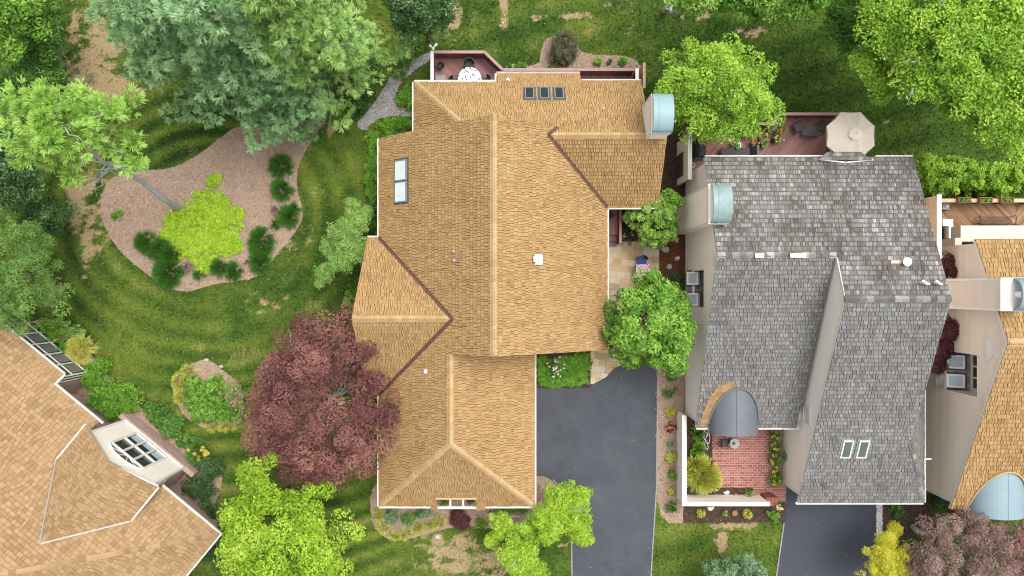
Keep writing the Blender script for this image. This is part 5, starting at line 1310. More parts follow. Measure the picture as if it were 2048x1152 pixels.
# ------------------------------------------------------------------ north side
plant('dark_yew', 'big dark brownish yew standing on the lawn north of the deck', 'shrub', [(1127, 93, 36, 38), (1124, 112, 28, 20), (1130, 75, 24, 20)], 1.5, 'leaf', 'lf_olive', size=.07, dens=18, rc=.17, M=50)
plant('small_shrub', 'small lime shrub left of three in the north bed', 'shrub', [(1196, 123, 11)], .4, 'leaf', 'lf_box', size=.08, rc=.1)
plant('small_shrub', 'tiny dark shrub between two lime shrubs in north bed', 'shrub', [(1219, 123, 7)], .35, 'leaf', 'lf_dark', size=.07, rc=.08)
plant('small_shrub', 'small lime shrub right of three in the north bed', 'shrub', [(1247, 122, 12)], .45, 'leaf', 'lf_box', size=.08, rc=.1)
plant('green_shrub', 'leafy green plant at the diagonal corner of the red deck', 'shrub', [(1040, 131, 16, 10), (1020, 132, 8, 6), (1105, 134, 12, 5)], .5, 'leaf', 'lf_green', size=.1, rc=.14)
plant('privet_hedge', 'wide clipped light green hedge north of the wooden deck', 'hedge', [(1870, 345, 42, 38), (1910, 350, 44, 44), (1940, 345, 38, 38), (1880, 375, 40, 24), (1985, 355, 40, 38), (2025, 355, 40, 34), (2065, 350, 40, 34), (1960, 370, 40, 24), (2000, 378, 40, 18), (1850, 330, 28, 26)], 1.9, 'leaf', 'lf_bright', size=.14, dens=12, rc=.22, M=44, tk=.5)
# ------------------------------------------------------------------ entry, patio
plant('groundcover_hedge', 'bright green low hedge filling the corner by the main driveway', 'hedge', [(1095, 745, 26, 30), (1130, 735, 34, 28), (1160, 735, 28, 28), (1110, 765, 36, 14), (1150, 762, 34, 14), (1085, 720, 18, 12), (1165, 712, 20, 10)], .45, 'leaf', 'lf_box', size=.08, dens=17, rc=.14, M=38)
plant('rose_bush', 'rose bush with cream pink blooms inside the low corner hedge', 'shrub', [(1112, 733, 22, 26)], .8, 'leaf', 'lf_green', size=.09, rc=.16, flowers='fl_white', nf=26, fs=.075)
plant('rose_bush', 'rose bush with salmon pink blooms beside the red steps', 'shrub', [(1255, 470, 16, 22), (1258, 440, 14, 18)], .8, 'leaf', 'lf_dark', size=.09, rc=.16, flowers=['fl_pink', 'fl_coral'], nf=18, fs=.10)
plant('dark_shrub', 'dark shrub against the grey house below the red mulch', 'shrub', [(1348, 553, 24, 18), (1362, 575, 14, 18)], .9, 'leaf', 'lf_dark', size=.08, rc=.18)
# ------------------------------------------------------------------ driveway bed, top to bottom
plant('small_shrub', 'spreading green plant at the upper end of the driveway bed', 'plant', [(1341, 785, 14, 11)], .4, 'blade', 'lf_mid', dens=10, M=12, L=.25, w=.035)
plant('spirea_shrub', 'round bright yellow shrub in the driveway bed', 'shrub', [(1342, 825, 12)], .5, 'leaf', 'nd_gold', size=.06, rc=.1, dens=14)
plant('heuchera_plant', 'rusty red leafy plant in the driveway bed', 'plant', [(1341, 855, 14, 12)], .3, 'leaf', 'lf_red', size=.12, rc=.12, flowers='fl_orange', nf=8, fs=.09)
plant('small_shrub', 'tiny grey green sprout in the driveway bed', 'plant', [(1339, 888, 7)], .25, 'leaf', 'lf_blue', size=.09, rc=.08)
plant('spirea_shrub', 'olive yellow shrub in the middle of the driveway bed', 'shrub', [(1343, 915, 15, 13)], .45, 'leaf', 'lf_yellowgreen', size=.07, rc=.1, dens=13)
plant('small_shrub', 'dense green shrub in the lower half of the driveway bed', 'shrub', [(1345, 949, 11)], .4, 'leaf', 'lf_mid', size=.1, rc=.1)
plant('small_shrub', 'little golden yellow plant near the lower end of driveway bed', 'plant', [(1342, 984, 8)], .3, 'leaf', 'nd_gold', size=.08, rc=.08)
plant('small_shrub', 'dark green tuft at the lowest end of the driveway bed', 'plant', [(1342, 1013, 12)], .4, 'blade', 'lf_lily', dens=12, M=12, L=.25, w=.03)
plant('small_shrub', 'dark green plant under the round tree beside the driveway', 'plant', [(1341, 752, 12)], .35, 'blade', 'lf_lily', dens=10, M=12, L=.22, w=.03)
# ------------------------------------------------------------------ courtyard of the grey house
plant('hosta_plant', 'bright green hosta nearest the eave inside the courtyard wall', 'plant', [(1395, 866, 13)], .4, 'blade', 'lf_mid', dens=9, M=12, L=.3, w=.06)
plant('hosta_plant', 'bright green hosta second from the eave inside the courtyard', 'plant', [(1395, 898, 15)], .45, 'blade', 'lf_mid', dens=9, M=12, L=.3, w=.06)
plant('gold_thread_cypress', 'large yellow green thread cypress inside the white courtyard wall', 'shrub', [(1403, 950, 32, 34), (1392, 930, 18, 18), (1418, 960, 18, 16)], 1.0, 'blade', 'lf_yellowgreen', dens=9, M=18, L=.5, w=.05, spread=.4)
plant('daylily_clump', 'row of yellow daylilies along the right side of the brick patio', 'flower clump', [(1548, 870, 9, 14), (1549, 895, 9, 14), (1548, 920, 8, 14), (1549, 945, 10, 14), (1550, 962, 14, 10)], .5, 'blade', 'lf_green', dens=10, M=12, L=.3, w=.03, flowers='fl_yellow', nf=26, fs=.13)
plant('green_shrub', 'wispy green shrub against the pale wall beside the daylilies', 'shrub', [(1567, 914, 12, 14)], .9, 'leaf', 'lf_blue', size=.08, rc=.12)
plant('iris_clump', 'spiky green clump in the dark mulch beside brick patio corner', 'plant', [(1496, 994, 10, 7)], .4, 'blade', 'lf_crape', dens=10, M=8, L=.4, w=.035)
plant('spirea_shrub', 'orange tinged shrub outside the white wall, leftmost of the row', 'shrub', [(1403, 1027, 11)], .4, 'leaf', 'lf_yellowgreen', size=.06, rc=.09, dens=13)
plant('spirea_shrub', 'tiny olive shrub outside the white wall next to the stump', 'shrub', [(1450, 1027, 7)], .3, 'leaf', 'lf_crape', size=.06, rc=.07, dens=13)
plant('spirea_shrub', 'golden green shrub outside the white wall right of the stump', 'shrub', [(1495, 1030, 12)], .45, 'leaf', 'lf_yellowgreen', size=.06, rc=.09, dens=13)
plant('small_shrub', 'bright green shrub outside the wall beside the dark driveway', 'shrub', [(1548, 1032, 16, 14)], .5, 'leaf', 'lf_mid', size=.1, rc=.12)
# ------------------------------------------------------------------ south bed of the middle house
plant('azalea_shrub', 'dark green shrub at the left of the south bed', 'shrub', [(782, 1032, 18, 22), (790, 1015, 14, 12)], .9, 'leaf', 'lf_blue', size=.1, rc=.16)
plant('azalea_shrub', 'olive green shrub in the middle of the south bed', 'shrub', [(815, 1040, 18, 16), (835, 1030, 12, 10)], .7, 'leaf', 'lf_green', size=.09, rc=.15)
plant('azalea_shrub', 'dark green shrub against the south eave beside the opening', 'shrub', [(850, 1025, 20, 16)], .9, 'leaf', 'lf_blue', size=.1, rc=.16)
plant('sedge_border', 'yellow green sedge border along the front of the south bed', 'grass clump', [(757, 1030, 10, 18), (768, 1055, 12, 12), (790, 1070, 14, 9), (812, 1068, 16, 10), (835, 1056, 16, 10), (858, 1050, 14, 9), (880, 1045, 12, 11)], .35, 'blade', 'lf_yellowgreen', dens=10, M=14, L=.26, w=.03)
plant('barberry_shrub', 'dark red mounded barberry below the south opening', 'shrub', [(923, 1042, 27, 23), (915, 1030, 18, 14)], .8, 'leaf', 'lf_darkred', size=.07, dens=18, rc=.15, M=44)
plant('green_shrub', 'light green shrub right of the dark red barberry', 'shrub', [(962, 1050, 14, 13)], .6, 'leaf', 'lf_mid', size=.09, rc=.12)
plant('green_shrub', 'green groundcover shrub below the garage eave right of the opening', 'shrub', [(1005, 1023, 30, 6), (1045, 1022, 18, 6)], .3, 'leaf', 'lf_green', size=.08, rc=.1)
plant('small_shrub', 'shaded fern growing under the open rafters', 'plant', [(888, 1003, 12, 9)], .6, 'blade', 'lf_mid', dens=9, M=10, L=.3, w=.05)
plant('small_shrub', 'sparse shrub growing under the rafters on the right', 'plant', [(940, 1003, 10, 8)], .5, 'leaf', 'lf_olive', size=.08, rc=.1)
# ------------------------------------------------------------------ east corner
plant('green_shrub', 'green shrub at the head of the dark driveway by white stones', 'shrub', [(1797, 1022, 16, 14)], .8, 'leaf', 'lf_green', size=.1, rc=.14)
plant('dark_shrub', 'dark green shrub between bronze maple and pink maple', 'shrub', [(1975, 1112, 22, 24)], .9, 'leaf', 'lf_green', size=.1, rc=.16)
plant('dark_shrub', 'dark shrub below the front corner of the beige house', 'shrub', [(1885, 1005, 16, 14)], .8, 'leaf', 'lf_dark', size=.1, rc=.16)
# ================================================================== decks, walls, furniture, ornaments
def place(p, rot=0): return Matrix.Translation(Vector(p)) @ Matrix.Rotation(R(rot), 4, 'Z')
def part(name, m, root, M_, fn, smooth=False, auto=False):
    mb = MB(auto); mb.M = M_; fn(mb); return mb.build(name, MATS[m], root, smooth=smooth)
def deck_floor(root, poly, z, vdir, m, name='deck_floor', seed=1, w=.14):
    mb = MB(); tiles(mb, [(x, y, z) for x, y in poly], course=w, wid=(2.5, 4.5), thick=.022, top=.022, gap=.012, normal=(0, 0, 1), vdir=vdir, lift=.003, seed=seed)
    fl = mb.build(name, MATS[m], root)
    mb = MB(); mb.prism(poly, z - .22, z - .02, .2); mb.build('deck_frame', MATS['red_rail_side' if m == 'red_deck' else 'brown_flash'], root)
    return fl
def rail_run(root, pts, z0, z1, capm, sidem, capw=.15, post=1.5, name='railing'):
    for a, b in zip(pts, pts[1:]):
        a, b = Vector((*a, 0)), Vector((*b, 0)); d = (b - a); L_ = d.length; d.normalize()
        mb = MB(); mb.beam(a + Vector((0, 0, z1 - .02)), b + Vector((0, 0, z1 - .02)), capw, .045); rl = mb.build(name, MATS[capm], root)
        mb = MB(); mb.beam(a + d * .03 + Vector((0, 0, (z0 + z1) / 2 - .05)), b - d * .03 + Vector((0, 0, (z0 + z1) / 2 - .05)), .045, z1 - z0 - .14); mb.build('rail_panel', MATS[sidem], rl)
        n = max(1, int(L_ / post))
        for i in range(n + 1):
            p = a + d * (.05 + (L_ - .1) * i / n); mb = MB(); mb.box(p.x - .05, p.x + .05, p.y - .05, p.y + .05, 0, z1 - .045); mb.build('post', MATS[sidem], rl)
def chair(name, label, p, rot, seatm, framem, w=.46, d=.46, sh=.42, bh=.9, group=None, arms=True, round_=False):
    root = thing(name, label, 'chair', tuple(p), group); M_ = place(p, rot)
    def seat(mb):
        mb.box(-w / 2, w / 2, -d / 2, d / 2, sh - .05, sh)
        mb.box(-w / 2 + .03, w / 2 - .03, -d / 2 + .03, d / 2 - .03, sh + .001, sh + .05)
    part('seat', seatm, root, M_, seat)
    for sx in (-1, 1):
        for sy in (-1, 1): part('leg', framem, root, M_, lambda mb: mb.tube([(sx * (w / 2 + .01), sy * (d / 2 + .005), 0), (sx * (w / 2 - .02), sy * (d / 2 - .02), sh - .05)], .016, 6))
    if round_:
        def back(mb):
            A = np.linspace(R(15), R(165), 9)
            for t0, t1 in zip(A, A[1:]):
                for z0, z1, k0, k1 in ((sh - .05, bh, 1, 1.12),):
                    q = [((w / 2 + .02) * k * math.cos(t), (d / 2 + .03) * k * math.sin(t), z) for t, z, k in ((t0, z0, k0), (t1, z0, k0), (t1, z1, k1), (t0, z1, k1))]
                    q2 = [(x * 1.1, y * 1.1, z) for x, y, z in q]
                    mb.mesh(q + q2, [(0, 1, 2, 3), (7, 6, 5, 4), (3, 2, 6, 7), (0, 4, 5, 1), (0, 3, 7, 4), (1, 5, 6, 2)])
    else:
        def back(mb):
            mb.tube([(-w / 2, d / 2, sh - .05), (-w / 2, d / 2 + .10, bh), (w / 2, d / 2 + .10, bh), (w / 2, d / 2, sh - .05)], .017, 6)
            for k in range(5): mb.tube([(-w / 2 + w * (k + .5) / 5, d / 2 + .015, sh), (-w / 2 + w * (k + .5) / 5, d / 2 + .10, bh)], .011, 5)
    part('backrest', framem, root, M_, back)
    if arms:
        for sx in (-1, 1): part('armrest', framem, root, M_, lambda mb: mb.tube([(sx * (w / 2 + .02), d / 2 + .04, sh + .24), (sx * (w / 2 + .05), -d / 2 + .06, sh + .24), (sx * (w / 2 + .02), -d / 2 + .02, sh - .03)], .019, 6))
    return root
def simple(name, label, cat, m, fn, p, rot=0, group=None, smooth=False):
    mb = MB(); mb.M = place(p, rot); fn(mb)
    return mb.build(name, MATS[m], None, label, cat, group, loc=Vector(p), smooth=smooth)
def blob(mb, c, rx, ry, rz, seed=1, n=10, m=7, rough=.18):
    rg = random.Random(seed); ph = [rg.uniform(0, 6.28) for _ in range(4)]; V = []
    for j in range(m + 1):
        b = math.pi * .5 * j / m
        for i in range(n):
            t = 2 * math.pi * i / n; k = 1 + rough * (math.sin(2 * t + ph[0] + b) * .5 + math.sin(3 * t + ph[1]) * .5 + .4 * math.sin(5 * t + ph[2] + 3 * b))
            V.append((c[0] + rx * k * math.cos(t) * math.cos(b), c[1] + ry * k * math.sin(t) * math.cos(b), c[2] + rz * math.sin(b)))
    fs = [(j * n + i, j * n + (i + 1) % n, (j + 1) * n + (i + 1) % n, (j + 1) * n + i) for j in range(m) for i in range(n)]
    mb.mesh(V, fs)

# ---- red deck behind the middle house
d1 = thing('deck', 'red painted deck with solid railings behind the tan roofed middle house', 'deck', (0, 11.3, 0))
dz = .95
deck_floor(d1, [(-4.25, 12.6), (-1.47, 12.6), (-.43, 11.66), (6.68, 11.66), (6.68, 10.35), (-4.25, 10.35)], dz, (.7071, .7071, 0), 'red_deck')
rail_run(d1, [(-4.15, 12.62), (-1.47, 12.62), (-.5, 11.68), (6.55, 11.68)], dz, 2.0, 'red_rail', 'red_rail_side')
rail_run(d1, [(-4.27, 12.68), (-4.27, 10.4)], dz, 2.02, 'white_trim', 'red_rail_side', .17); rail_run(d1, [(6.68, 11.74), (6.68, 10.4)], dz, 2.02, 'white_trim', 'red_rail_side', .17)
simple('privacy_screen', 'narrow tan fence panel at the east end of the red deck', 'fence', 'tan_rail', lambda mb: (mb.box(-.05, .05, -.65, .65, 0, 1.9), mb.box(-.07, .07, -.68, .68, 1.9, 1.95)), P(1288, 150, 0) + Vector((-.35, -.6, 0)))
t = thing('round_table', 'round dining table under a white cloth printed with blue flowers', 'table', (-2.29, 11.27, dz)); M_ = place((-2.29, 11.27, dz))
part('tabletop', 'wicker', t, M_, lambda mb: mb.lathe((0, 0, .70), [(.6, 0), (.61, .03)], 32)); part('pedestal', 'wicker', t, M_, lambda mb: mb.lathe((0, 0, 0.002), [(.28, 0), (.25, .04), (.06, .1), (.05, .69)], 18))
def cloth(mb):
    n = 40; V = []
    for rr, z in ((0.001, .74), (.3, .742), (.615, .742), (.632, .73), (.645, .62)):
        for k in range(n):
            a = 2 * math.pi * k / n; w_ = rr * (1 + (.03 * math.sin(a * 11) if z < .65 else 0)); V.append((w_ * math.cos(a), w_ * math.sin(a), z))
    mb.mesh(V, [(i * n + k, i * n + (k + 1) % n, (i + 1) * n + (k + 1) % n, (i + 1) * n + k) for i in range(4) for k in range(n)])
simple('tablecloth', 'white tablecloth with scattered blue and green flowers on the round deck table', 'tablecloth', 'floral_cloth', cloth, (-2.29, 11.27, dz))
GC = 'dark wicker chairs round the deck table'
chair('wicker_chair', 'dark wicker chair on the north side of the floral table', (-2.32, 12.08, dz), 0, 'wicker', 'wicker', round_=True, group=GC)
chair('wicker_chair', 'dark wicker chair on the west side of the floral table', (-3.12, 11.15, dz), 90, 'wicker', 'wicker', round_=True, group=GC)
chair('wicker_chair', 'dark wicker chair on the east side of the floral table', (-1.44, 11.22, dz), -90, 'wicker', 'wicker', round_=True, group=GC)
bch = thing('storage_bench', 'grey slatted storage bench along the white end rail of the red deck', 'bench', (-3.86, 11.1, dz)); M_ = place((-3.86, 11.1, dz))
part('body', 'dark_frame', bch, M_, lambda mb: mb.box(-.25, .25, -.62, .45, 0, .42)); part('seat', 'grey_slats', bch, M_, lambda mb: tiles(mb, [(-.28, -.64, .43), (.28, -.64, .43), (.28, .47, .43), (-.28, .47, .43)], course=.11, wid=(2, 2), thick=.03, top=.03, gap=.012, normal=(0, 0, 1), vdir=(0, 1, 0)))
up_ = thing('fire_bowl', 'round black fire bowl in the corner of the red deck', 'fire bowl', (-3.88, 12.1, dz)); M_ = place((-3.88, 12.1, dz))
part('bowl', 'black_metal', up_, M_, lambda mb: mb.lathe((0, 0, .18), [(.06, 0), (.15, .06), (.20, .2), (.21, .22), (.18, .22), (.10, .12), (.02, .10)], 22)); part('stand', 'black_metal', up_, M_, lambda mb: [mb.tube([(.17 * math.cos(a), .17 * math.sin(a), 0), (.06 * math.cos(a), .06 * math.sin(a), .2)], .014, 5) for a in (0, 2.09, 4.19)])
fl = thing('flood_light', 'white twin floodlight on the outer corner post of the red deck', 'lamp', (-4.2, 12.7, 2.03)); M_ = place((-4.2, 12.78, 2.03))
part('mount', 'white_metal', fl, M_, lambda mb: mb.lathe((0, 0, 0), [(.07, 0), (.07, .04), (.02, .06), (.02, .12)], 12))
for sx in (-1, 1): part('lamp_head', 'white_metal', fl, M_, lambda mb: mb.tube([(0, 0, .11), (sx * .06, .05, .13), (sx * .14, .14 + .04 * sx, .08), (sx * .17, .19 + .04 * sx, .05)], [.02, .035, .06, .075], 10))
gc = thing('covered_grill', 'grill under a dark cover at the east end of the red deck', 'grill', (6.25, 11.05, dz))
part('cover', 'wicker', gc, place((6.2, 11.05, dz)), lambda mb: (blob(mb, (0, 0, .25), .38, .25, .65, 3), mb.prism([(-.36, -.2), (.36, -.2), (.36, .2), (-.36, .2)], .0, .3)))
# ---- red entry steps beside the patio
st = thing('entry_steps', 'red painted entry landing and steps tucked under the east eave', 'steps', (5.4, 3.3, 0))
deck_floor(st, [(4.75, 2.95), (5.85, 2.95), (5.85, 4.45), (4.75, 4.45)], .55, (1, 0, 0), 'red_deck', 'landing')
for k in range(2): part('step', 'red_deck', st, None, lambda mb: mb.box(4.75, 5.85, 2.62 - .3 * k, 2.93 - .3 * k, 0, .37 - .18 * k))
rail_run(st, [(5.9, 4.45), (5.9, 2.45)], .1, 1.35, 'red_rail', 'red_rail_side', .13)
plc = thing('planter_box', 'dark square planter turned diagonally on the red landing', 'planter', (5.42, 4.0, .575)); part('box', 'black_metal', plc, place((5.42, 4.0, .577), 40), lambda mb: (mb.box(-.16, .16, -.16, -.13, 0, .3), mb.box(-.16, .16, .13, .16, 0, .3), mb.box(-.16, -.13, -.13, .13, 0, .3), mb.box(.13, .16, -.13, .13, 0, .3)))
part('soil', 'dark_mulch', plc, place((5.42, 4.0, .577), 40), lambda mb: mb.box(-.13, .13, -.13, .13, 0.0, .25))
# ---- patio table and chair
tp = Vector((*P2(1285.5, 542, .74), .035)); t = thing('patio_table', 'small square patio table under a purple patterned cloth', 'table', tuple(tp)); M_ = place(tp)
part('tabletop', 'black_metal', t, M_, lambda mb: mb.box(-.34, .34, -.34, .34, .68, .71))
for sx in (-1, 1):
    for sy in (-1, 1): part('leg', 'black_metal', t, M_, lambda mb: mb.tube([(sx * .3, sy * .3, 0), (sx * .3, sy * .3, .68)], .018, 6))
def sq(mb): mb.box(-.365, .365, -.365, .365, .712, .718); [mb.box(*b, .56, .711) for b in ((-.367, -.361, -.36, .36), (.361, .367, -.36, .36), (-.36, .36, -.367, -.361), (-.36, .36, .361, .367))]
simple('tablecloth', 'purple and white mandala cloth covering the square patio table', 'tablecloth', 'mandala_cloth', sq, tp)
chair('patio_chair', 'patio chair with a bright blue seat cushion at the square table', (tp.x, tp.y + .56, tp.z), 0, 'blue_cushion', 'wicker', round_=True, arms=False, w=.5, d=.44)
# ---- ornaments in the red mulch
def disc(r_, h): return lambda mb: mb.lathe((0, 0, 0), [(r_, 0), (r_, h * .7), (r_ * .9, h), (r_ * .3, h * 1.02)], 22)
simple('stepping_stone', 'round grey stepping stone in the red mulch', 'stone', 'stone', disc(.15, .05), P(1338.5, 533, .01))
simple('garden_stone', 'flat tan rock in the red mulch under the hydrangea', 'stone', 'stone', lambda mb: blob(mb, (0, 0, 0), .24, .17, .07, 5), P(1331, 499, .01))
simple('garden_stone', 'pale lumpy rock in red mulch next to the chimney', 'stone', 'white_stone', lambda mb: blob(mb, (0, 0, 0), .12, .15, .12, 6), P(1354, 480, .01))
an = thing('garden_statue', 'small white garden statue standing in the red mulch', 'statue', tuple(P(1352, 516, .01)))
part('body', 'white_metal', an, place(P(1353, 517, .01)), lambda mb: mb.lathe((0, 0, 0), [(.11, 0), (.11, .06), (.06, .1), (.09, .25), (.075, .4), (.03, .46), (.055, .52), (.05, .58), (.01, .61)], 14), smooth=True)
part('wing', 'white_metal', an, place(P(1353, 517, .01)), lambda mb: mb.obox((0, .0, .36), (.012, 0, 0), (0, .12, .03), (0, 0, .09)))
# ---- deck of the grey house
d2 = thing('deck', 'brownish red deck of the grey house with an umbrella and flower pots', 'deck', (14, 7.5, 0))
z2 = 1.0
deck_floor(d2, [(9.45, 8.83), (14.15, 8.83), (14.15, 9.30), (18.6, 9.30), (18.6, 6.35), (9.45, 6.35)], z2, (-.80, .60, 0), 'red_deck', seed=3)
rail_run(d2, [(9.5, 8.8), (14.1, 8.8), (14.1, 9.32), (18.6, 9.32), (18.6, 6.7)], z2, 1.95, 'red_rail', 'red_rail_side')
fw = thing('privacy_wall', 'pale siding privacy wall with a white cap at the west end of the deck', 'wall', (9.34, 7, 0))
mb = MB(); siding(mb, [(9.30, 8.15, 0), (9.30, 5.75, 0), (9.30, 5.75, 2.6), (9.30, 8.15, 2.6)], (-1, 0, 0)); mb.box(9.31, 9.42, 5.76, 8.14, 0, 2.6); mb.build('panel', MATS['beige_siding'], fw)
mb = MB(); mb.box(9.24, 9.46, 5.7, 8.2, 2.6, 2.66); mb.build('cap', MATS['white_trim'], fw)
mb = MB(); mb.box(9.255, 9.295, 6.1, 7.4, .02, 1.5); mb.build('dark_opening', MATS['brown_flash'], fw)  # brown sheet in place of a dark opening, its shade put in as colour
um = thing('patio_umbrella', 'large cream octagonal umbrella open over the grey house deck', 'umbrella', (17.45, 7.83, z2)); M_ = place((17.45, 7.83, 0))
def canopy(mb):
    n = 8; r1, r0 = 1.33, .34; zt, zr, zs = 3.98, 3.84, 3.38
    for k in range(n):
        a0, a1 = 2 * math.pi * (k + .5) / n, 2 * math.pi * (k + 1.5) / n
        for s_ in range(6):
            f0, f1 = s_ / 6, (s_ + 1) / 6; am = (a0 + a1) / 2
            def pt(f, a, mid): rr = r1 * f * (1 - (.035 * f if mid else 0)) * (math.cos((a1 - a0) / 2) if mid else 1); return (rr * math.cos(a), rr * math.sin(a), zt - (zt - zs) * f ** 1.15 - (.035 * math.sin(math.pi * f) if mid else 0))
            mb.add([pt(f0, a0, 0), pt(f1, a0, 0), pt(f1, am, 1), pt(f0, am, 1)], .5); mb.add([pt(f0, am, 1), pt(f1, am, 1), pt(f1, a1, 0), pt(f0, a1, 0)], .5)
        p0 = (r1 * math.cos(a0), r1 * math.sin(a0), zs); p1 = (r1 * math.cos(a1), r1 * math.sin(a1), zs)
        mb.add([p0, p1, (p1[0], p1[1], zs - .12), (p0[0], p0[1], zs - .12)], .5)
cn = part('canopy', 'umbrella_cloth', um, M_, canopy)
part('vent_flap', 'umbrella_cloth', um, M_, lambda mb: [mb.add([(0, 0, 4.05), (.36 * math.cos(2 * math.pi * (k + .5) / 8), .36 * math.sin(2 * math.pi * (k + .5) / 8), 3.93), (.36 * math.cos(2 * math.pi * (k + 1.5) / 8), .36 * math.sin(2 * math.pi * (k + 1.5) / 8), 3.93)]) for k in range(8)])
part('finial', 'white_metal', um, M_, lambda mb: mb.lathe((0, 0, 4.04), [(.03, 0), (.045, .05), (.01, .1)], 10)); part('pole', 'grey_metal', um, M_, lambda mb: mb.tube([(0, 0, z2 + .08), (0, 0, 4.02)], .026, 8)); part('base', 'black_metal', um, M_, lambda mb: mb.lathe((0, 0, z2 + .026), [(.27, 0), (.25, .05), (.06, .08)], 20))
for k in range(8):
    a = 2 * math.pi * (k + .5) / 8; part('rib', 'white_metal', um, M_, lambda mb: mb.tube([(.03 * math.cos(a), .03 * math.sin(a), 3.93), (.7 * math.cos(a), .7 * math.sin(a), 3.66), (1.31 * math.cos(a), 1.31 * math.sin(a), 3.355)], .009, 5))
t = thing('deck_table', 'low dark slatted table between two chairs on the grey house deck', 'table', tuple(P(1614, 266, z2 + .03))); M_ = place(P(1614, 266, z2 + .03), -3)
part('tabletop', 'dark_frame', t, M_, lambda mb: tiles(mb, [(-.42, -.24, .42), (.42, -.24, .42), (.42, .24, .42), (-.42, .24, .42)], course=.06, wid=(2, 2), thick=.02, top=.02, gap=.012, normal=(0, 0, 1), vdir=(0, 1, 0)))
for sx in (-1, 1):
    for sy in (-1, 1): part('leg', 'dark_frame', t, M_, lambda mb: mb.tube([(sx * .42, sy * .24, 0), (sx * .38, sy * .2, .42)], .018, 5))
GD = 'dark deck chairs by the low table'
chair('deck_chair', 'dark sling chair left of the low deck table', P(1590, 258, z2 + .03), 25, 'wicker', 'dark_frame', group=GD); chair('deck_chair', 'dark sling chair right of the low deck table', P(1638, 259, z2 + .03), -15, 'wicker', 'dark_frame', group=GD)
chair('deck_chair', 'dark chair half hidden under the umbrella by the eave', P(1664, 300, z2 + .03), 60, 'wicker', 'dark_frame', group=GD)
lo = thing('lounge_set', 'dark outdoor lounger under the brilliant tree beside the roof edge', 'lounger', tuple(P(1470, 309, z2 + .03))); M_ = place(P(1470, 309, z2 + .03))
part('seat', 'wicker', lo, M_, lambda mb: mb.box(-.85, .7, -.3, .3, .26, .36)); part('backrest', 'dark_frame', lo, M_, lambda mb: mb.obox((.88, 0, .52), (.06, 0, .0), (0, .34, 0), (.1, 0, .32)))
for sx in (-.8, .6):
    for sy in (-1, 1): part('leg', 'black_metal', lo, M_, lambda mb: mb.tube([(sx, sy * .26, 0), (sx, sy * .26, .26)], .02, 5))
gg = thing('black_grill', 'black grill standing against the privacy wall of the deck', 'grill', tuple(P(1392, 322, z2 + .03)))
part('hood', 'black_metal', gg, place(P(1393, 300, z2 + .03)), lambda mb: (mb.prism([(-.28, -.5), (.28, -.5), (.28, .5), (-.28, .5)], .5, .8), barrel(mb, 0, .28, .22, .8, -.5, .5, 'y', 10), mb.box(-.25, .25, -.75, -.51, .72, .76), mb.box(-.25, .25, -.46, .46, .02, .5)))
part('shelf', 'dark_frame', gg, place(P(1393, 300, z2 + .03)), lambda mb: mb.box(-.25, .25, .51, .8, .72, .76))
simple('hose_coil', 'pale coiled hose on the deck next to the privacy wall', 'hose', 'white_trim', lambda mb: [mb.tube([((.14 - .02 * k) * math.cos(a), (.14 - .02 * k) * math.sin(a), .03 + .02 * k) for a in np.linspace(0, 6.28, 20)], .014, 5) for k in range(4)], P(1385, 330, z2 + .05))
# pots with flowers
GP = 'flower pots grouped on the grey house deck'
def pot(label, px, py, r_, m, fm, lm='lf_green', hh=.32):
    p = P(px, py, z2 + .03); t = thing('flower_pot', label, 'flower pot', tuple(p), GP); M_ = place(p)
    part('pot', m, t, M_, lambda mb: mb.lathe((0, 0, 0), [(r_ * .7, 0), (r_, hh), (r_ * 1.12, hh), (r_ * 1.12, hh + .04), (r_ * .95, hh + .04), (r_ * .9, hh - .02), (.02, hh - .02)], 20))
    rg_ = rng(); C = np.array(tuple(p)) + np.array([0, 0, hh + .08]) + rg_.normal(0, 1, (9, 3)) * [r_ * .7, r_ * .7, .07]
    V, r = leaves(rg_, C, r_ * .55, 26, .1, .8, .5); np_mesh('foliage', V, quads(V), r, MATS[lm], t)
    if fm:
        C = C[:6] + np.array([0, 0, .1]); V, r = leaves(rg_, C, r_ * .34, 14, .075, .7, .7, .8); np_mesh('blossom', V, quads(V), r, MATS[fm], t)
pot('pale rimmed pot of pink flowers nearest the brilliant tree', 1490, 268, .2, 'white_trim', 'fl_pink'); pot('pot of coral red flowers in the middle of the pot group', 1521, 279, .2, 'black_metal', 'fl_coral'); pot('pot of red leafy plants at the lower left of the pots', 1505, 289, .17, 'terracotta', 'fl_coral')
pot('terracotta pot with orange flowers at right of the pots', 1556, 265, .17, 'terracotta', 'fl_orange'); pot('pot of yellow orange flowers at the front of the pots', 1547, 281, .18, 'black_metal', 'fl_yellow'); pot('dark pot of green leaves at the front left of the pots', 1526, 291, .16, 'black_metal', None, 'lf_crape')
pot('tall leafy green pot plant beside the inner rail corner', 1540, 256, .26, 'red_wood', None, 'lf_blue', .4); pot('round pot of ferny green leaves beside the first pot', 1507, 258, .17, 'black_metal', None, 'lf_mid')
pot('empty looking pot with a wide terracotta rim in the rail corner', 1554, 246, .22, 'terracotta', None, 'lf_dark', .3)
pot('small pale green pot plant near the lounger', 1470, 293, .2, 'grey_metal', None, 'lf_crape')
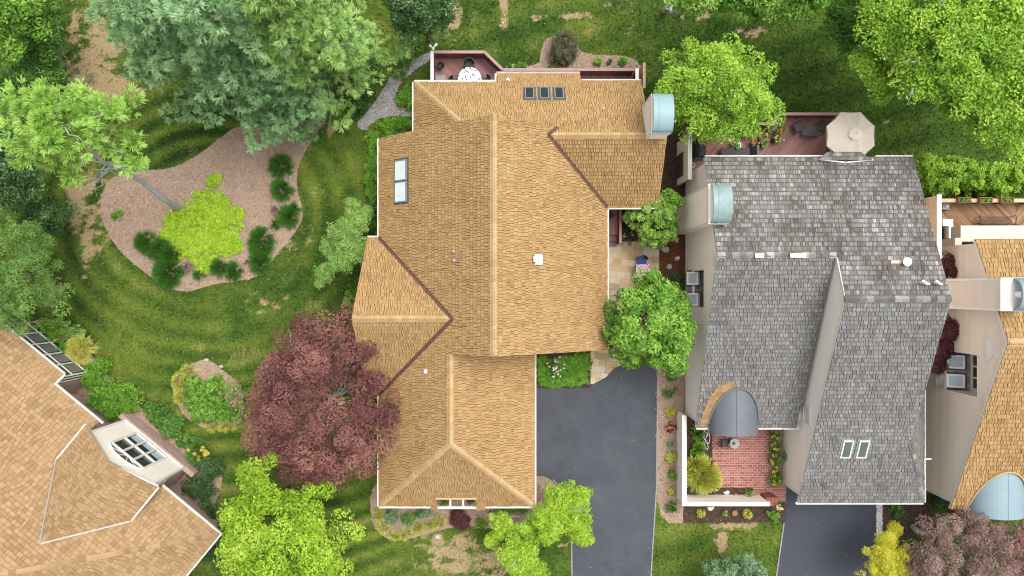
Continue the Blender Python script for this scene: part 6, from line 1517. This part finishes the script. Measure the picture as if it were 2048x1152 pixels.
# ---- wooden deck of the beige house
d3 = thing('deck', 'golden brown wooden deck laid in a chevron at the right edge', 'deck', (25, 3.2, 0)); z3 = 1.1
deck_floor(d3, [(21.98, 4.6), (27.55, 4.6), (27.55, 3.26), (23.36, 3.26), (23.36, 1.5), (21.98, 1.5)], z3, (.7071, .7071, 0), 'wood_deck', seed=5)
deck_floor(d3, [(27.57, 4.6), (33, 4.6), (33, 3.26), (27.57, 3.26)], z3, (-.7071, .7071, 0), 'wood_deck', seed=6)
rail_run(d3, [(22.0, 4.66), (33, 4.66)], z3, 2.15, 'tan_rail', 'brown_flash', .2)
pf = thing('privacy_fence', 'brown board privacy fence with a white cap beside the wooden deck', 'fence', (21.9, 3.1, 0))
mb = MB(); tiles(mb, [(21.86, 4.75, 0), (21.86, 1.55, 0), (21.86, 1.55, 3.5), (21.86, 4.75, 3.5)], course=.16, wid=(5, 5), thick=.02, top=.012, gap=.01, normal=(-1, 0, 0), vdir=(0, 0, 1)); mb.box(21.87, 21.95, 1.56, 4.74, 0, 3.5); mb.build('board_panel', MATS['tan_rail'], pf)
mb = MB(); mb.box(21.80, 22.02, 1.5, 4.8, 3.5, 3.56); mb.build('cap', MATS['white_trim'], pf)
for k, (q, lb) in enumerate(((1925.5, 'railing planter of green herbs nearest the white fence cap'), (1968, 'railing planter of green herbs in the middle of three'), (2010, 'railing planter of green herbs furthest right of three'))):
    p = P(q, 401, 2.15); t = thing('rail_planter', lb, 'planter', tuple(p), 'planters on the wooden deck railing'); M_ = place(p)
    part('box', 'red_wood', t, M_, lambda mb: (mb.box(-.34, .34, -.16, -.13, 0, .2), mb.box(-.34, .34, .13, .16, 0, .2), mb.box(-.34, -.31, -.13, .13, 0, .2), mb.box(.31, .34, -.13, .13, 0, .2)))
    part('soil', 'dark_mulch', t, M_, lambda mb: mb.box(-.31, .31, -.13, .13, .0, .13))
    rg_ = rng(); C = np.array(tuple(p)) + np.array([0, 0, .17]) + rg_.uniform(-1, 1, (12, 3)) * [.24, .07, .03]; V, r = leaves(rg_, C, .09, 22, .07, .8, .5); np_mesh('herbs', V, quads(V), r, MATS['lf_mid'], t)
gp = P(1896, 465, z3 + .9); gp.z = z3 + .03; t = thing('gas_grill', 'stainless gas grill with side shelves on the wooden deck', 'grill', tuple(gp)); M_ = place(gp)
part('cabinet', 'black_metal', t, M_, lambda mb: mb.box(-.24, .26, -.36, .34, .05, .82))
part('hood', 'steel', t, M_, lambda mb: (mb.prism([(-.2, -.33), (.27, -.33), (.27, .31), (-.2, .31)], .83, .95), barrel(mb, .035, .235, .2, .95, -.33, .31, 'y', 12)))
part('handle', 'black_metal', t, M_, lambda mb: mb.tube([(.36, -.28, .93), (.36, .26, .93)], .018, 6)); part('control_panel', 'black_metal', t, M_, lambda mb: mb.box(.265, .32, -.33, .31, .7, .84))
part('shelf', 'white_metal', t, M_, lambda mb: mb.box(-.27, .27, .36, .72, .84, .87)); part('shelf', 'grey_metal', t, M_, lambda mb: mb.box(-.27, .27, -.74, -.38, .80, .83))
for k in range(4): part('knob', 'steel', t, M_, lambda mb: mb.tube([(.32, -.25 + .15 * k, .77), (.345, -.25 + .15 * k, .77)], .03, 8))
sp_ = P(1891.5, 413, z3 + .45); sp_.z = z3 + .03; t = thing('side_table', 'small square black side table with a grey top in the deck corner', 'table', tuple(sp_)); M_ = place(sp_)
part('tabletop', 'grey_slats', t, M_, lambda mb: mb.box(-.19, .19, -.17, .17, .43, .46))
for sx in (-1, 1):
    for sy in (-1, 1): part('leg', 'black_metal', t, M_, lambda mb: mb.box(sx * .18 - .03, sx * .18 + .03, sy * .16 - .03, sy * .16 + .03, 0, .43))
simple('candle', 'round white candle on the small black side table', 'candle', 'white_metal', lambda mb: mb.lathe((0, 0, 0), [(.055, 0), (.055, .09), (.045, .1), (.01, .09)], 16), sp_ + Vector((0, 0, .461)))
bp_ = P(1990, 444, z3 + .4); bp_.z = z3 + .03; t = thing('iron_bench', 'long dark iron mesh bench against the flat roofed bay', 'bench', tuple(bp_)); M_ = place(bp_)
part('seat', 'brown_flash', t, M_, lambda mb: tiles(mb, [(-.85, -.1, .42), (.85, -.1, .42), (.85, .3, .42), (-.85, .3, .42)], course=.05, wid=(.06, .06), thick=.015, top=.015, gap=.016, normal=(0, 0, 1), vdir=(0, 1, 0)))
part('backrest', 'black_metal', t, M_, lambda mb: (mb.tube([(-.9, -.12, .42), (-.9, -.2, .9), (.9, -.2, .9), (.9, -.12, .42)], .02, 6), [mb.tube([(-.8 + .2 * k, -.13, .42), (-.8 + .2 * k, -.2, .9)], .01, 5) for k in range(9)]))
for sx in (-1, 0, 1):
    for sy in (-.08, .28): part('leg', 'black_metal', t, M_, lambda mb: mb.tube([(sx * .83, sy, 0), (sx * .83, sy, .42)], .018, 5))
for sx in (-1, 1): part('armrest', 'black_metal', t, M_, lambda mb: mb.tube([(sx * .9, -.16, .64), (sx * 1.0, .2, .64), (sx * .95, .33, .6), (sx * .85, .28, .4)], .02, 6))
# ---- courtyard walls of the grey house
gw = thing('garden_wall', 'low pale courtyard wall with a wide white cap around the brick patio', 'wall', (9.4, -11.7, 0)); wz = 1.5
mb = MB(); mb.prism([(9.26, -6.9), (9.26, -11.76), (13.92, -11.76), (13.92, -11.62), (9.40, -11.62), (9.40, -6.9)], 0, wz - .05); mb.build('masonry', MATS['pale_siding'], gw)
mb = MB(); mb.box(9.21, 9.45, -11.58, -6.9, wz - .049, wz + .01); mb.box(9.21, 13.97, -11.81, -11.582, wz - .049, wz + .01); mb.build('cap', MATS['white_trim'], gw)
bp2 = thing('brick_pillar', 'low brick pillar ending the white courtyard wall', 'pillar', (14.3, -11.75, 0))
mb = MB(); tiles(mb, [(13.98, -11.98, .9), (14.62, -11.98, .9), (14.62, -11.52, .9), (13.98, -11.52, .9)], course=.115, wid=(.21, .21), thick=.02, top=.02, gap=.014, normal=(0, 0, 1), vdir=(0, 1, 0)); mb.prism([(13.98, -11.98), (14.62, -11.98), (14.62, -11.52), (13.98, -11.52)], 0, .9, .4); mb.build('brickwork', MATS['brick'], bp2)
plant('potted_flowers', 'white and yellow flowers set on the brick pillar', 'flowers', [(1557, 1015, 9, 7)], .3, 'leaf', 'lf_crape', size=.08, rc=.09, z0=.92, flowers=['fl_white', 'fl_yellow'], nf=8, fs=.1)
# ---- bistro set and hose
bt = P(1469, 887, .72); bt.z = .035; t = thing('bistro_table', 'round grey bistro table on the brick patio', 'table', tuple(bt)); M_ = place(bt)
part('tabletop', 'grey_slats', t, M_, lambda mb: mb.lathe((0, 0, .69), [(.25, 0), (.27, .01), (.27, .035), (.25, .04), (.02, .04)], 28)); part('pedestal', 'black_metal', t, M_, lambda mb: mb.lathe((0, 0, 0), [(.2, 0), (.18, .03), (.03, .06), (.025, .69)], 14))
plant('table_plant', 'tiny potted plant in the centre of the bistro table', 'plant', [(1469, 887, 4)], .12, 'leaf', 'lf_green', size=.05, rc=.05, z0=.77, M=20)
GB = 'black bistro chairs on the brick patio'
chair('bistro_chair', 'black bistro chair left of the round grey table', (P2(1449, 886, .4)[0], P2(1449, 886, .4)[1], .035), 90, 'black_metal', 'black_metal', w=.40, d=.38, group=GB)
chair('bistro_chair', 'black bistro chair above the round table under the awning', (P2(1474, 866, .4)[0], P2(1474, 866, .4)[1], .035), 0, 'black_metal', 'black_metal', w=.40, d=.38, group=GB)
hp = [P(a, b, .06) for a, b in ((1402, 854), (1408, 862), (1416, 868), (1411, 878), (1416, 892), (1414, 899), (1409, 890), (1412, 874), (1418, 860), (1412, 857), (1406, 868), (1410, 880), (1417, 886), (1419, 872), (1415, 860), (1420, 856))]
hs = []
for i in range(len(hp) - 1):
    p0, p1, p2, p3 = hp[max(i - 1, 0)], hp[i], hp[i + 1], hp[min(i + 2, len(hp) - 1)]
    for k in range(5):
        q = k / 5; hs.append(.5 * ((2 * p1) + (p2 - p0) * q + (2 * p0 - 5 * p1 + 4 * p2 - p3) * q * q + (3 * p1 - p0 - 3 * p2 + p3) * q ** 3) + Vector((0, 0, .004 * i)))
mb = MB(); mb.tube(hs, .018, 6); mb.build('garden_hose', MATS['white_stone'], None, 'pale garden hose lying in loops beside the brick patio', 'hose')
# ---- ornaments in the dark beds
simple('tree_stump', 'round wooden stump disc outside the white wall', 'stump', 'red_wood', disc(.17, .16), P(1468, 1025, .01))
simple('garden_ornament', 'white animal shaped ornament lying outside the white wall', 'ornament', 'white_metal', lambda mb: (blob(mb, (0, 0, 0), .16, .13, .15, 4), blob(mb, (.15, .05, 0), .08, .07, .12, 5)), P(1420, 1017, .01))
simple('garden_stone', 'large white rock in the dark courtyard mulch', 'stone', 'white_stone', lambda mb: blob(mb, (0, 0, 0), .18, .12, .12, 8), P(1453, 985, .01), 12)
simple('garden_stone', 'small white rock left in the dark courtyard mulch', 'stone', 'white_stone', lambda mb: blob(mb, (0, 0, 0), .08, .06, .07, 9), P(1402, 987, .01))
simple('garden_stone', 'small thin white stone above the large white rock', 'stone', 'white_stone', lambda mb: blob(mb, (0, 0, 0), .09, .04, .06, 10), P(1434, 980, .01), -20)
simple('garden_stone', 'pinkish rock beside the brown clay bowl', 'stone', 'mortar', lambda mb: blob(mb, (0, 0, 0), .11, .08, .08, 11), P(1460, 995, .01))
simple('clay_bowl', 'brown clay bowl sunk in the dark courtyard mulch', 'bowl', 'red_wood', disc(.16, .12), P(1471, 991, .01))
simple('clay_bowl', 'coiled grey metal bowl on the brick patio corner', 'bowl', 'grey_metal', lambda mb: mb.lathe((0, 0, 0), [(.1, 0), (.15, .07), (.15, .1), (.12, .1), (.08, .03), (.01, .03)], 18), P(1528, 997, .035))
simple('lawn_rock', 'grey rock on the dry lawn south of the garage', 'stone', 'stone', lambda mb: blob(mb, (0, 0, 0), .17, .15, .16, 12), P(875, 1073, 0))
simple('lawn_rock', 'pale rock at the tip of the island bed', 'stone', 'stone', lambda mb: blob(mb, (0, 0, 0), .14, .10, .12, 13), P(442, 733, .0))
simple('lawn_rock', 'flat pale rock at the top of the island bed', 'stone', 'stone', lambda mb: blob(mb, (0, 0, 0), .16, .10, .09, 14), P(412, 720, .0))
simple('garden_ornament', 'pale blue ornament beside the brick base of the dormer', 'ornament', 'sky_glass', lambda mb: (blob(mb, (0, 0, 0), .10, .08, .28, 15), blob(mb, (.1, -.1, 0), .08, .08, .16, 16)), P(378, 945, .0))
simple('drain_pipe', 'short grey drain pipe lying under the dark trees', 'pipe', 'grey_metal', lambda mb: mb.tube([(-.22, .08, .06), (.22, -.08, .06)], .06, 10), P(60, 421, .0))
simple('sprinkler_head', 'small white sprinkler head near the left lawn edge', 'sprinkler', 'white_metal', lambda mb: mb.lathe((0, 0, 0), [(.06, 0), (.06, .08), (.03, .12), (.03, .16)], 10), P(100, 590, .0))
simple('lawn_marker', 'small white marker stub on the bare strip at the top edge', 'marker', 'white_metal', lambda mb: mb.lathe((0, 0, 0), [(.05, 0), (.05, .1), (.02, .14), (.02, .2)], 10), P(1006, 47, .0))
rg_ = rng(); mb = MB(); q = limb_pts(P(78, 112, .1), P(138, 103, .25), .05, rg_, 7); mb.tube(q, [.04, .036, .03, .026, .02, .014, .006], 6)
for j in (2, 3, 5): mb.tube(limb_pts(np.array(q[j]), np.array(q[j]) + np.array([.4, .25 - .15 * j, .1]), 0, rg_, 4), [.02, .015, .01, .004], 5)
mb.build('fallen_branch', MATS['grey_bark'], None, 'grey fallen branch lying at the left edge of the lawn', 'branch')

# ---- fallen leaves and clippings blown about on the drives and lawn
rg_ = np.random.default_rng(77); n = 2600; x = rg_.uniform(-29, 29, n); y = rg_.uniform(-17, 17, n); k = np.ones(n, bool)
for pl_ in HOUSE_FP + [brick_poly, flag_poly, west_bed, gravel_path]: k &= ~in_poly(x, y, pl_)
ond = in_poly(x, y, drive_main) | in_poly(x, y, drive_east)
k &= (~ond) | (rg_.random(n) < .35)
x, y = x[k], y[k]; n = len(x); p_ = np.stack([x, y, np.where(ond[k], .03, .07)], 1)
a_ = unit(rg_, n); a_[:, 2] *= .2; a_ = nrm(a_) * rg_.uniform(.02, .05, n)[:, None]; b_ = nrm(np.cross(a_, np.array([0, 0, 1.]))) * rg_.uniform(.012, .03, n)[:, None]
V = np.stack([p_ - a_, p_ + b_, p_ + a_, p_ - b_], 1).reshape(-1, 3)
np_mesh('fallen_leaves', V, quads(V), rg_.random(n), MATS['lf_crape'], None, (0, 0, 0), 'small fallen leaves scattered over lawn and driveways', 'leaves', None, 'stuff')
